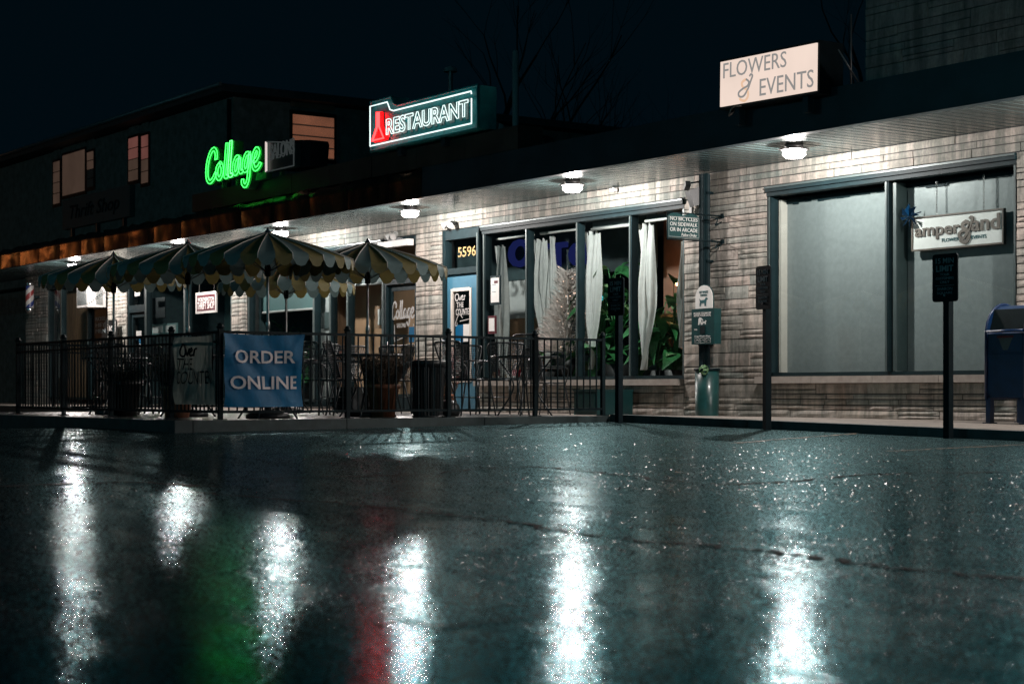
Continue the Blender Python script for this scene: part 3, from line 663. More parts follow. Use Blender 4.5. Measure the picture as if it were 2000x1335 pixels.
MB().add([(wx0, y-.012, wz0), (wx1, y-.012, wz0), (wx1, y-.012, wz1), (wx0, y-.012, wz1)], [(0,1,2,3)]).build('door_pane', M['glass'], bd, fix=False)
ww = wx1-wx0-2*t; lx = wx0+t
gy = y-.018
mb = MB()
OVER = [[(.16,.9),(.04,.6),(.08,.2),(.22,.1),(.34,.4),(.3,.8),(.16,.9)], [(.36,.6),(.46,.15),(.6,.65)], [(.62,.35),(.74,.5),(.7,.65),(.62,.5),(.66,.15),(.8,.2)], [(.84,.1),(.86,.55),(.95,.6)]]
for st in OVER: ribbon(mb, [(xx*ww*.66, yy*.14) for xx, yy in st], .009, (lx+.02, gy, Z_of(905, 588, y)), (1,0,0), (0,0,1), .003)
mb.build('door_lettering', M['white'], bd)
text('door_lettering', 'THE', M['white'], bd, (lx+.07, gy, Z_of(905, 600, y)), (1,0,0), (0,0,1), .42*ww, .085, .003, bold=.01)
text('door_lettering', 'COUNTER', M['white'], bd, (lx+.05, gy, Z_of(905, 615, y)), (1,0,0), (0,0,1), .90*ww, .105, .003, bold=.01)
mb = MB(); 
for st in ([(.1,.0),(.3,.25),(.5,.12)], [(.35,.02),(.95,.08)], [(.1,.0),(.06,-.1),(.16,-.12),(.18,-.02)]): ribbon(mb, [(xx*ww, yy*.5) for xx, yy in st], .006, (lx, gy, Z_of(905, 628, y)), (1,0,0), (0,0,1), .003, 3)
mb.build('door_lettering', M['white'], bd)
bx('notice', M['blueb'], bd, lx+.04, lx+.04+.45*ww, y-.018, y-.014, Z_of(905, 668, y), Z_of(905, 634, y)); bx('notice', M['paper'], bd, lx+.54*ww, lx+.97*ww, y-.018, y-.014, Z_of(905, 667, y), Z_of(905, 633, y))
MB().tube([(a+.07, y-.04, .82), (a+.07, y-.10, .82), (a+.07, y-.10, 1.0), (a+.07, y-.04, 1.0)], .011, 6).build('handle', M['chrome'], bd)
MB().tube([(wx0+.05, y-.10, .78), (wx1-.05, y-.10, .78)], .016, 8).build('push_bar', M['chrome'], bd)
text('house_number', '5596', M['gold'], bd, (X_of(896, y), y-.012, Z_of(913, 501, y)), (1,0,0), (0,0,1), X_of(931, y)-X_of(896, y), Z_of(913, 481, y)-Z_of(913, 501, y), .003, bold=.01)
# thrift shop and barber fronts
tx0, tx1 = SEG['thrift']
td = glass_door('thrift_door', tx0+.02, X_of(290, GY), Z_of(270, 610, GY), Z_of(270, 596, GY), 'frame')
wt = window('thrift_window', X_of(290, GY)+.01, tx1, .10, ZH, [X_of(367, GY)], fw=.09, head=.13)
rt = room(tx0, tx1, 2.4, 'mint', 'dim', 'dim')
bx('dark_poster', M['blackpan'], rt, X_of(297, .5), X_of(322, .5), .5, .52, Z_of(310, 622, .5), Z_of(310, 581, .5))
mb = MB(); fx, fz0, fz1 = (X_of(296, .3), X_of(346, .3)), Z_of(320, 652, .3), Z_of(320, 632, .3)
mb.box(fx[0], fx[1], .3, .32, fz0, fz1); mb.build('notice_board', M['mint'], rt)
for k in range(2): bx('board_sheet', M['palew'], rt, fx[0]+.08+k*(fx[1]-fx[0])*.5, fx[0]+(k+.9)*(fx[1]-fx[0])*.5, .29, .298, fz0+.03, fz1-.04)
bx('paper_notice', M['paper'], td, X_of(264, GY), X_of(274, GY), GY-.012, GY-.008, Z_of(268, 578, GY), Z_of(268, 569, GY)); bx('paper_notice', M['paper'], td, X_of(271, GY), X_of(281, GY), GY-.06, GY-.056, Z_of(275, 656, GY), Z_of(275, 646, GY))
bx('blue_notice', M['blueb'], td, X_of(271, GY), X_of(281, GY), GY-.06, GY-.056, Z_of(275, 688, GY), Z_of(275, 662, GY))
bxx0, bxx1 = SEG['barber']
wb_ = window('barber_window', bxx0, X_of(178, GY), .10, ZH, [X_of(125, GY)], fw=.08, head=.12)
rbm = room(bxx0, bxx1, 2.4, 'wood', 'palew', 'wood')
bx('curtain_strip', M['palew'], rbm, X_of(109, .4), X_of(124, .4), .4, .44, .1, 2.6)
bx('wood_boarding', M['wood'], rbm, X_of(125, .35), X_of(178, .35), .35, .4, .1, 2.9)
bx('black_poster_door', M['blackpan'], rbm, X_of(181, GY), X_of(208, GY), GY, GY+.04, .1, 2.2)
for k, (t_, zz) in enumerate((('ROSE', 626), ('HEY', 638), ('MEN', 650))): text('poster_lettering', t_, M['faint'], rbm, (X_of(187, GY), GY-.002, Z_of(195, zz, GY)), (1,0,0), (0,0,1), X_of(206, GY)-X_of(187, GY), .09, .002)
bx('warm_base', M['pinkw'], rbm, X_of(76, .3)+.1, X_of(133, .3), .28, .34, .1, .62)

# ------------------------------------------------------------------ arcade lights
lx_ = [1551, 1118, 801, 548, 347, 145]
names = ['round arcade ceiling light above the flower shop window', 'round arcade ceiling light over the white curtains', 'round arcade ceiling light over the stone pier beside the blue door',
         'round arcade ceiling light behind the tip of the front umbrella', 'second round arcade ceiling light from the barber pole', 'round arcade ceiling light nearest the barber pole',
         'round arcade ceiling light just past the blue mailbox', 'round arcade ceiling light farthest past the blue mailbox']
LY = -0.97
def make_light(x, lab):
    t = thing('ceiling_light', lab, 'ceiling light', (x, LY, ZS), 0, 'arcade ceiling lights')
    MB().lathe([(0, -.001), (.11, -.001), (.11, -.049), (0, -.049)], (0,0,0), 28).build('collar', M['fixture'], t, world=False)
    MB().lathe([(0, -.0495), (.18, -.051), (.186, -.060), (.14, -.064), (0, -.064)], (0,0,0), 32).build('trim_ring', M['fixture'], t, world=False)
    MB().lathe([(.134, -.065), (.138, -.12), (.10, -.155), (0, -.168)], (0,0,0), 20).build('lens', M['lens'], t, world=False)
    ld = bpy.data.lights.new('lamp_bulb', 'POINT'); ld.energy = LAMP_W; ld.color = LAMP; ld.shadow_soft_size = 0.048
    lo = bpy.data.objects.new('lamp_bulb', ld); col.objects.link(lo); lo.parent = t; lo.location = (0, 0, -0.106)
    return t
for p, lab in zip(lx_, names): make_light(X_of(p, LY), lab)
make_light(-10.45, names[6]); make_light(-6.3, names[7])

# ------------------------------------------------------------------ signs on the roof edge
YS = -1.72
# raceway box carrying the neon signs
rx_a, rx_b = X_of(372, YS), X_of(1008, YS)
race = thing('sign_raceway', 'long low metal box on the roof edge carrying the green and red neon signs', 'sign base', (0, 0, 0))
za, zb_ = ZFT+.005, 3.93
n = 8
for i in range(n):
    a = rx_a+(rx_b-rx_a)*i/n; b = rx_a+(rx_b-rx_a)*(i+1)/n
    bx('cover_panel', M['raceway'], race, a+.004, b-.004, YS+.02+random.uniform(0,.012), YS+.45, za, zb_)
# restaurant sign
YR = -1.86
rs_ = thing('restaurant_sign', 'teal roof sign with white neon outlining the word restaurant and a red neon tower', 'neon sign', (0, 0, 0))
def rp(px, py): return W(px, py, YR)
x0, z0 = rp(727.5, 293); x1, z1 = rp(931, 174); _, z1b = rp(931, 248)
zbot = (z0 + z1b)/2; ztop = z1
xn = X_of(757, YR); zl = rp(723, 208)[1]
out = [(x0-.03, zbot-.02), (x1+.05, zbot-.02), (x1+.05, ztop+.05), (xn+.30, ztop+.05), (xn+.20, ztop+.10), (xn+.14, zl+.06), (x0-.03, zl+.06)]
MB().prism(out, (0, YR, 0), (1,0,0), (0,0,1), .30).build('sign_box', M['signface'], rs_)
rim = [(x, z) for x, z in out]
mb = MB(); mb.tube([(x, YR-.012, z) for x, z in rim], .022, 6, closed=True); mb.build('sign_rim', M['signface'], rs_)
mb = MB()
path = [(x0+.03, zbot+.05), (x1-.04, zbot+.05), (x1-.04, zbot+.40)]
mb.tube([(x, YR-.06, z) for x, z in path], .011, 6)
path = [(x1-.04, zbot+.46), (x1-.05, ztop-.03), (xn+.27, ztop-.03), (xn+.17, ztop), (xn+.09, zl-.02), (x0+.03, zl-.02), (x0+.03, zbot+.05)]
mb.tube([(x, YR-.06, z) for x, z in path], .011, 6); mb.build('neon_border', M['neon_w'], rs_)
lx0, lx1 = X_of(761, YR), X_of(921, YR); hz0, hz1 = zbot+.16, ztop-.13
text('letter_backs', 'RESTAURANT', M['signgrey'], rs_, (lx0-.02, YR-.003, hz0-.03), (1,0,0), (0,0,1), lx1-lx0+.04, hz1-hz0+.06, .012, bold=.03)
mb = MB(); text_tubes(mb, 'RESTAURANT', (lx0, YR-.06, hz0), (1,0,0), (0,0,1), lx1-lx0, hz1-hz0, .0075, bold=.022); mb.build('neon_letters', M['neon_w'], rs_)
tx_a, tx_b = X_of(733, YR), X_of(757, YR); tw = tx_b-tx_a; th = zl-.22-zbot
tb = [(0.0,.02),(1.0,.02),(.98,.12),(.70,.42),(.64,.62),(.62,1.0),(.40,1.0),(.36,.62),(.30,.42),(.02,.12)]
MB().prism([(tx_a+(x*1.25-.06)*tw, zbot+.09+z*th) for x, z in tb], (0, YR-.016, 0), (1,0,0), (0,0,1), .012).build('tower_panel', M['signred'], rs_)
mb = MB()
for pts in ([(.42,.98),(.42,.5),(.05,.08),(.95,.08),(.58,.5),(.58,.98)], [(.5,.98),(.5,.52)]):
    mb.tube([(tx_a+x*tw, YR-.06, zbot+.09+z*th) for x, z in pts], .016, 6)
mb.build('neon_tower', M['neon_r'], rs_)
for k in range(2): bx('sign_leg', M['fascia'], rs_, x0+.6+k*1.2, x0+.7+k*1.2, YR+.08, YR+.2, zb_-.1, zbot-.02)
# collage sign (channel letters)
YC = -1.86
cs = thing('script_sign', 'green neon script sign reading Collage standing on the roof edge', 'neon sign', (0, 0, 0))
cx0, cz0 = W(405, 361, YC); cx1, _ = W(513, 340, YC)
cz0 = W(432, 352, YC)[1]; sx = (cx1-cx0)/5.15; sz = (W(470, 274, YC)[1]-cz0)/2.1
U3, V3 = Vector((sx, 0, .02*sx)), Vector((0, 0, sz))
mb = MB(); mn = MB(); mbr = MB()
for si, st in enumerate(COLLAGE):
    P = smooth_path([(x, y, 0) for x, y in st], 5); L = []; R = []; L2 = []; R2 = []
    for i, p in enumerate(P):
        t = P[min(i+1, len(P)-1)] - P[max(i-1, 0)]; t.normalize(); k = Vector((-t.y, t.x, 0))
        L.append(p+k*.105); R.append(p-k*.105); L2.append(p+k*.17); R2.append(p-k*.17)
    f3 = lambda p, y: Vector((cx0, y, cz0)) + U3*p.x + V3*p.y
    for i in range(len(P)-1):
        q = [L2[i], L2[i+1], R2[i+1], R2[i]]
        a = [f3(v, YC) for v in q]; b = [f3(v, YC+.18) for v in q]
        mb.add(a+b, [(0,1,2,3),(7,6,5,4),(0,4,5,1),(2,6,7,3),(0,3,7,4),(1,5,6,2)])
    loop = L + list(reversed(R)); q = [f3(loop[0], YC-.03)]
    for p in loop[1:]:
        v = f3(p, YC-.03)
        if (v-q[-1]).length > .02: q.append(v)
    (mbr if si == 3 else mn).tube(q, .0075, 6, closed=True)
mb.build('letter_channels', M['greend'], cs); mn.build('neon_letters', M['neon_g'], cs); mbr.build('bright_neon_letter', M['neon_gd'], cs)
xc = X_of(502, YC); bx('mounting_plate', M['greend'], cs, xc-.25, xc+.25, YC+.05, YC+.16, zb_-.02, cz0+.02)
for k in range(5): xx = cx0+.5+k*.55; bx('mounting_leg', M['greend'], cs, xx-.03, xx+.03, YC+.06, YC+.12, zb_-.02, cz0+.12)
ss = thing('salons_sign', 'small dark box sign with a white neon edge beside the green script sign', 'neon sign', (0, 0, 0))
a, zt1 = W(523, 278, YC); b, zt2 = W(579, 279, YC); zb1 = W(522, 337, YC)[1]; zb2 = W(575, 325, YC)[1]
MB().prism([(a, zb1), (b, zb2), (b, zt2), (a, zt1)], (0, YC-.02, 0), (1,0,0), (0,0,1), .10).build('sign_panel', M['teal'], ss)
MB().prism([(a+.2, zb1+.02), (b+.28, zb2-.02), (b+.34, zt2-.04), (b+.3, zt2+.02), (a+.2, zt1+.02)], (0, YC+.085, 0), (1,0,0), (0,0,1), .34).build('sign_box', M['signback'], ss)
mb = MB(); mb.tube([(a+.04, YC-.05, zb1), (a+.04, YC-.05, zt1)], .022, 6); mb.build('neon_edge', M['neon_sw'], ss)
mb = MB(); mb.tube([(a+.04, YC-.05, zt1), (b, YC-.05, zt2)], .012, 5); mb.tube([(a+.04, YC-.05, zb1), (b, YC-.05, zb2)], .012, 5); mb.tube([(b, YC-.05, zb2), (b, YC-.05, zt2)], .012, 5); mb.build('neon_frame', M['neon_dim'], ss)
mb = MB(); text_tubes(mb, 'SALONS', (a+.18, YC-.05, (zb1+zb2)/2+.18), (1,0,0.03), (0,0,1), (b-a)*.84, (zt2-zb2)*.66, .010, bold=.01); mb.build('neon_letters', M['neon_dim'], ss)
# thrift shop board
ts = thing('thrift_shop_board', 'dim painted roof board reading Thrift Shop at the left', 'sign', (0, 0, 0))
a, zt1 = W(122, 388, YS); b, zt2 = W(253, 365, YS); zb1 = W(122, 449, YS)[1]
bx('board', M['thriftb'], ts, a, b, YS, YS+.12, zb1, (zt1+zt2)/2)
text('board_lettering', 'Thrift Shop', M['darkprint'], ts, (a+(b-a)*.12, YS-.004, zb1+.10), (1,0,0), (0,0,1), (b-a)*.74, .38, .004, bold=.01, shear=.25)
for k in range(3): bx('board_leg', M['fascia'], ts, a+.4+k*1.4, a+.48+k*1.4, YS+.03, YS+.1, ZFT-.06, zb1)
# flowers & events light box
fs_ = thing('lightbox_sign', 'glowing cream light box sign reading Flowers and Events on the roof', 'light box sign', (0, 0, 0))
YL = -1.9
a, zt1 = W(1405, 120, YL); b, zt2 = W(1595, 82, YL); zb1 = W(1404, 211, YL)[1]; zb2 = W(1595, 178, YL)[1]
tilt = (zt1+zb1-zt2-zb2)/2/(b-a)
Uf = Vector((1, 0, -tilt)); Vf = Vector((tilt, 0, 1)); Of = Vector((a, YL, zb1)); bw_, bh_ = b-a, ((zt1-zb1)+(zt2-zb2))/2
MB().prism([(0.01,.01),(bw_-.01,.01),(bw_-.01,bh_-.01),(.01,bh_-.01)], Of, Uf, Vf, .02).build('sign_face', M['lightbox'], fs_)
MB().prism([(-.02,-.02),(bw_+.02,-.02),(bw_+.02,bh_+.02),(-.02,bh_+.02)], Of+Vector((0,.021,0)), Uf, Vf, .36).build('sign_box', M['signback'], fs_)
def ft(body, u0, u1, v0, v1, m='greyl', bold=0.0): text('sign_lettering', body, M[m], fs_, Of+Uf*(u0*bw_)+Vf*(v0*bh_), Uf, Vf, (u1-u0)*bw_, (v1-v0)*bh_, .004, bold)
ft('FLOWERS', .04, .70, .61, .94); ft('EVENTS', .43, .97, .10, .46); 
def amp(P, wd, m1, m2, parent, O, U, V, d):
    mb = MB(); ribbon(mb, P([(.50,.98),(.26,.86),(.30,.66),(.58,.46),(.64,.2),(.46,.0),(.2,.06),(.12,.16)]), wd*1.3, O, U, V, d); mb.build('sign_lettering', M[m1], parent)
    mb = MB(); ribbon(mb, P([(.50,.98),(.68,.84),(.60,.66),(.30,.56),(.06,.42),(.10,.24),(.36,.22),(.62,.5),(.78,.82),(.90,1.08),(.80,1.16),(.72,1.08)]), wd, O, U, V, d*1.3); mb.build('sign_lettering', M[m2], parent)
amp(lambda ps: [(.20*bw_+x*.17*bw_, .06*bh_+y*.46*bh_) for x, y in ps], .011, 'peach', 'greyl', fs_, Of, Uf, Vf, .004)
for k in (.15, .85): p = Of+Uf*(k*bw_); bx('sign_leg', M['fascia'], fs_, p.x-.04, p.x+.04, YL+.06, YL+.14, ZFT-.25, p.z)
p = Of+Uf*(.16*bw_); MB().tube(smooth_path([(p.x+.1, YL+.02, p.z-.02), (p.x, YL-.03, p.z-.03), (p.x-.06, YL-.02, p.z-.12), (p.x-.06, YL+.1, ZFT-.05)], 4), .008, 5).build('power_cable', M['pole'], fs_)
# bits on the roof
t = thing('guy_wire', 'thin brace wire running from the light box sign down to the roof', 'wire', (0,0,0)); p = Of+Uf*bw_+Vf*(.9*bh_)
MB().tube([(p.x+.02, YL+.3, p.z), (X_of(1686, -1.2), -1.2, 3.62)], .010, 5).build('brace_wire', M['fixture'], t)
t = thing('roof_mast', 'thin upright mast on the roof right of the light box sign', 'mast', (X_of(1662, -1.0), -1.0, 3.5)); MB().tube([(0,0,0),(0,0,1.05)], .012, 6).build('mast_pole', M['fixture'], t, world=False)
YV = 3.0; vx = X_of(1007, YV); t = thing('vent_pipe', 'short pale vent pipe standing on the flat roof', 'vent pipe', (vx, YV, 3.45)); MB().tube([(0,0,0),(0,0,Z_of(1007,100,YV)-3.45)], .06, 10).build('pipe', M['palew'], t, world=False)
for px, py, Y, lab in ((968, 244, -1.45, 'small round cap beside the right end of the neon sign base'), (880, 133, 4.0, 'small pale roof cap far back on the flat roof')):
    zc = Z_of(px, py, Y); zb0 = 3.93 if px == 968 else 3.45; xx = X_of(px, Y); t = thing('roof_vent', lab, 'roof vent', (xx, Y, zb0))
    MB().lathe([(.05,0),(.05,zc-zb0-.08)], (0,0,0), 10).build('stem', M['fixture'], t, world=False); MB().lathe([(.14,zc-zb0-.08),(.12,zc-zb0),(.0,zc-zb0+.05)], (0,0,0), 12).build('cap', M['palew'], t, world=False)

# ------------------------------------------------------------------ upper storeys
ub = thing('upstairs_flats', 'dark two storey block behind the roof with a few dimly lit curtained windows', 'building', (0,0,0))
YU = 2.04; ux1 = X_of(455, YU); ux0 = -72.0; zE = Z_of(440, 172, YU)
bx('wall', M['brick'], ub, ux0, ux1, YU, YU+14, 3.3, zE-.25)
bx('lower_wall', M['brick'], ub, ux0, -43.75, YU+.4, YU+14, -.3, 3.29)
mb = MB()
for k in range(22): z = 3.7+k*.145; mb.box(ux0, ux1-.01, YU-.006, YU-.001, z, z+.13)
for k in range(22): z = 3.7+k*.145; mb.box(ux1+.001, ux1+.006, YU+.01, YU+13.9, z, z+.13)
mb.build('wall_courses', M['brick'], ub)['kind'] = 'stuff'
mb = MB(); mb.box(ux0, ux1+.4, YU-.45, YU+14.4, zE-.22, zE-.05); mb.add([(ux0,YU-.45,zE-.05),(ux1+.4,YU-.45,zE-.05),(ux1+.4,YU+14.4,zE-.05),(ux0,YU+14.4,zE-.05),(ux0,YU+7,zE+1.2),(ux1-6,YU+7,zE+1.2)], [(0,1,5,4),(1,2,5),(2,3,4,5),(3,0,4)]); mb.build('roof', M['roof'], ub)
MB().tube([(ux0,YU-.48,zE-.06),(ux1+.35,YU-.48,zE-.06)], .05, 8).build('gutter', M['fixture'], ub)
MB().tube([(ux1-.1,YU-.05,zE-.3),(ux1-.1,YU-.05,3.6)], .05, 8).build('downpipe', M['black'], ub)
def uwin(px0, px1, pt0, pb0, m, rows, cols=1):
    a, zt_ = W(px0, pt0, YU); b = X_of(px1, YU); zb_2 = Z_of(px0, pb0, YU); wn = node('window', ub)
    MB().box(a-.06, b+.06, YU-.03, YU+.01, zb_2-.08, zt_+.06).build('frame', M['black'], wn)
    cw = (b-a)/cols; rh = (zt_-zb_2)/rows
    for i in range(cols):
        for j in range(rows): 
            mm = m if not isinstance(m, list) else m[j*len(m)//rows]
            bx('pane', M[mm], wn, a+cw*i+.02, a+cw*(i+1)-.02, YU-.04, YU-.031, zb_2+rh*j+.012, zb_2+rh*(j+1)-.012)
    bx('lintel_panel', M['brick'], wn, a, b, YU-.02, YU-.012, zt_+.12, zt_+.5)
uwin(106, 119, 317, 400, ['warmdim','warmdim'], 4); uwin(124, 168, 304, 384, 'warmdim', 1); uwin(172, 185, 298, 368, ['vent','warmdim'], 4)
uwin(253, 272, 271, 356, ['warmdim','rosewin'], 4); uwin(278, 292, 266, 360, ['warmdim','rosewin'], 4)
wn = node('window', ub)       # window on the end wall
ya, yb = YU+1.5, YU+2.58; q1 = depth(ux1, ya); zt_ = CAMZ+(YH-222)*q1/F; zb_2 = CAMZ+(YH-305)*q1/F
MB().box(ux1-.01, ux1+.03, ya-.07, yb+.07, zb_2-.1, zt_+.08).build('frame', M['black'], wn)
bx('frame', M['vent'], wn, ux1+.005, ux1+.04, yb+.075, yb+.13, zb_2-.1, zt_+.05)
for j in range(4):
    h = (zt_-zb_2)/4; bx('pane', M['warmwin'], wn, ux1+.031, ux1+.04, ya, yb, zb_2+h*j+.018, zb_2+h*(j+1)-.018)
mb = MB()
for j in range(48): z = zb_2+(zt_-zb_2)*j/48; mb.box(ux1+.041, ux1+.044, ya, yb, z, z+.006)
mb.build('blind_slats', M['warmdim'], wn)['kind'] = 'stuff'
bx('lintel_panel', M['pinkw'], wn, ux1-.005, ux1+.03, ya-.05, yb+.03, zt_+.16, zt_+.36)
# upper wall at the right
uw = thing('upper_stone_wall', 'dark upper stone wall rising above the roof at the top right', 'wall', (0,0,0))
YW = 0.35; xa = X_of(1690, YW); MB().box(xa, -4, YW+.03, YW+.3, 3.4, 7.5).build('backing', M['mortar'], uw)
mb = MB(); rr = courses(xa, -7.5, 3.5, 6.6, .09, .2, .5, 1.3)
for r in rr[:]:
    q = depth((r[0]+r[1])/2, YW)
    if r[2] > 5.9: stone(mb, r)
    else:
        m2 = MB(); stone(m2, r); m2.v = [(x, y+YW, z) for x, y, z in m2.v]; m2.build('stone', M['stone'], uw, fix=False)
mb.v = [(x, y+YW, z) for x, y, z in mb.v]; mb.build('small_stones', M['stone'], uw, fix=False)['kind'] = 'stuff'
# bare trees behind the roofs
def bare_tree(x, y, h, lab, seed):
    rnd = random.Random(seed); t = thing('bare_tree', lab, 'tree', (x, y, 0), 0, 'bare trees behind the shops')
    tr = MB(); br = MB()
    def grow(mb, p, d, l, r, lev):
        pts = [p]; rs = [r]; dd = d.copy()
        for k in range(4):
            dd = (dd + Vector((rnd.uniform(-.2,.2), rnd.uniform(-.2,.2), rnd.uniform(-.02,.12)))).normalized(); pts.append(pts[-1]+dd*l/4); rs.append(r*(1-.13*(k+1)))
        mb.tube(pts, rs, 6 if lev < 2 else 4)
        if lev < 4:
            for k in range(3 if lev else 4):
                i = rnd.randint(2, 4); a = rnd.uniform(0, 2*PI); nd = (dd + Vector((math.cos(a), math.sin(a), .35))*rnd.uniform(.5,.9)).normalized()
                grow(br, pts[i], nd, l*rnd.uniform(.55,.75), rs[i]*.62, lev+1)
    grow(tr, Vector((0,0,0)), Vector((0,0,1)), h*.45, .28, 0)
    tr.build('trunk', M['bark'], t, world=False); br.build('branches', M['bark'], t, world=False)
bare_tree(-46, 16, 17, 'bare dark tree rising behind the upstairs flats, the tallest one', 3)
bare_tree(-50, 22, 15, 'bare dark tree at the far left behind the upstairs flats', 5)
bare_tree(-36, 24, 16, 'bare dark tree behind the neon restaurant sign', 9)

# ------------------------------------------------------------------ things on the shop front
# downspout, signs on it
YD = -0.09; dxp = (X_of(1364, YD)+X_of(1388, YD))/2
t = thing('downspout', 'dark fluted downspout running down the stone pier', 'downspout', (dxp, YD, 0))
mb = MB(); pr = []
for k in range(40): r = .075 if k % 2 else .066; a = 2*PI*k/40; pr.append((r*math.cos(a), r*math.sin(a)))
mb.v = [(x, y, z) for z in (.05, ZS-.02) for x, y in pr]; mb.f = [[k, (k+1)%40, 40+(k+1)%40, 40+k] for k in range(40)]; mb.mi = [0]*40; mb.sm = [False]*40
mb.build('pipe', M['frame'], t, world=False)
for z in (.9, 2.0, 2.9): bx('strap', M['black'], t, -.09, .09, -.03, .08, z, z+.03, world=False)
t = thing('bicycle_sign', 'dark hanging sign forbidding bicycles on sidewalk or in arcade, on an iron bracket', 'sign', (-17.08, 0, 0))
xs_ = 0.0; y0, y1 = -.96, -.42; z0, z1 = 2.27, 2.58
pts = [(0,0),(y1-y0,0),(y1-y0,z1-z0-.03)] + [( (y1-y0)*(1-.02-.48*u), z1-z0-.02+.035*math.sin(PI*u)) for u in (0.05,.2,.4,.6,.8,.95)] + [((y1-y0)*(.48-.46*u), z1-z0-.02+.035*math.sin(PI*u)) for u in (.05,.2,.4,.6,.8,.95)] + [(0,z1-z0-.03)]
MB().prism(pts, (xs_, y0, z0), (0,1,0), (0,0,1), .02).build('sign_plate', M['teal'], t, world=False)
MB().tube([(xs_+.003, y0+u, z0+v) for u, v in [(.015,.015),(y1-y0-.015,.015),(y1-y0-.015,z1-z0-.04),(.015,z1-z0-.04)]], .004, 4, closed=True).build('sign_border', M['palew'], t, world=False)
wS = y1-y0
for body, u0, u1, v0, v1, sh in (('NO BICYCLES', .07, .93, .225, .275, 0), ('ON SIDEWALK', .07, .93, .155, .205, 0), ('OR IN ARCADE', .07, .93, .085, .135, 0), ('Police Order', .42, .92, .028, .066, .3)):
    text('sign_lettering', body, M['paper'], t, (xs_+.001, y0+u0*wS, z0+v0), (0,1,0), (0,0,1), (u1-u0)*wS, v1-v0, .003, shear=sh, world=False)
mb = MB()
for z in (z0-.015, z1+.015): mb.tube([(xs_-.01, y0-.01, z), (xs_-.01, .0, z)], .011, 6)
mb.tube([(xs_-.01, y0+.002, z0-.015), (xs_-.01, y0+.002, z1+.0)], .009, 6)
for z in (z0-.05, z1-.06): mb.tube(smooth_path([(xs_-.01, -.03, z), (xs_-.01, -.14, z-.05), (xs_-.01, -.10, z+.03), (xs_-.01, -.22, z+.05)], 5), .008, 5)
mb.box(xs_-.03, xs_+.01, -.03, .0, z0-.04, z0+.02); mb.box(xs_-.03, xs_+.01, -.03, .0, z1-.01, z1+.05); mb.build('iron_bracket', M['black'], t, world=False)
YP = -.21
t = thing('pet_waste_station', 'green dog bag dispenser under a round topped pet waste sign on the downspout', 'bag dispenser', (0,0,0))
a, zt_ = W(1358, 558, YP); b = X_of(1391, YP); zm = Z_of(1375, 602, YP); wv = b-a; r_ = wv/2; cx = (a+b)/2
top = [(cx+r_*math.cos(PI*k/10), zt_-r_*.95+r_*.95*math.sin(PI*k/10)) for k in range(11)]
MB().prism([(a, zm), (b, zm)] + top, (0, YP, 0), (1,0,0), (0,0,1), .012).build('sign_plate', M['paper'], t)
MB().prism([(a-.012, zm), (b+.012, zm)] + [(cx+(r_+.012)*math.cos(PI*k/10), zt_-r_*.95+(r_*.95+.012)*math.sin(PI*k/10)) for k in range(11)], (0, YP+.013, 0), (1,0,0), (0,0,1), .012).build('sign_backing', M['teal'], t)
text('sign_lettering', 'PET WASTE', M['tealp'], t, (cx-.085, YP-.001, zt_-.105), (1,0,0), (0,0,1), .17, .030, .002, bold=.02); text('sign_lettering', 'STATION', M['tealp'], t, (cx-.065, YP-.001, zt_-.145), (1,0,0), (0,0,1), .13, .030, .002, bold=.02)
DOG = [(.05,.0),(.16,.0),(.17,.12),(.24,.22),(.22,.32),(.45,.30),(.60,.36),(.62,.0),(.70,.0),(.70,.06),(.74,.0),(.82,.0),(.80,.3),(.84,.55),(.86,.68),(1.0,.72),(1.0,.80),(.86,.86),(.82,.98),(.76,.88),(.70,.82),(.70,.74),(.60,.66),(.2,.62),(.12,.68),(.05,.80),(.0,.78),(.06,.62),(.08,.4),(.04,.2)]
MB().prism([(cx-.085+u*.165, zm+.03+v*.125) for u, v in DOG], (0, YP-.003, 0), (1,0,0), (0,0,1), .002).build('dog_symbol', M['tealp'], t)
a2, b2 = X_of(1353, YP), X_of(1397, YP); zt2 = zm-.006; zb2 = Z_of(1375, 672, YP)
bx('dispenser_box', M['teal'], t, a2, b2, YP-.02, YP+.10, zb2, zt2)
yf = YP-.021; wd_ = b2-a2
def tt(body, u0, u1, v0, v1, bold=.01): text('box_lettering', body, M['paper'], t, (a2+u0*wd_, yf, zb2+v0*(zt2-zb2)), (1,0,0), (0,0,1), (u1-u0)*wd_, (v1-v0)*(zt2-zb2), .002, bold)
tt('PLEASE CLEAN UP', .10, .86, .845, .905); tt('AFTER YOUR DOG', .10, .86, .785, .84); tt('Dog Waste Bags', .14, .84, .20, .25)
MAN = [(.0,.0),(.1,.0),(.2,.45),(.3,.0),(.42,.0),(.3,.55),(.34,.75),(.42,.62),(.5,.5),(.54,.54),(.4,.85),(.34,.9),(.26,.94),(.2,1.0),(.12,.98),(.1,.9),(.02,.8),(.02,.5)]
MB().prism([(a2+(.3+u*.42)*wd_, zb2+(.55+v*.21)*(zt2-zb2)) for u, v in MAN], (0, yf-.001, 0), (1,0,0), (0,0,1), .002).build('walker_symbol', M['paper'], t)
MB().prism([(a2+(.47+u*.2)*wd_, zb2+(.56+v*.12)*(zt2-zb2)) for u, v in DOG], (0, yf-.001, 0), (1,0,0), (0,0,1), .002).build('dog_symbol', M['paper'], t)
bx('bag_slot', M['darkprint'], t, a2+.38*wd_, a2+.60*wd_, yf-.004, yf, zb2+.30*(zt2-zb2), zb2+.52*(zt2-zb2))
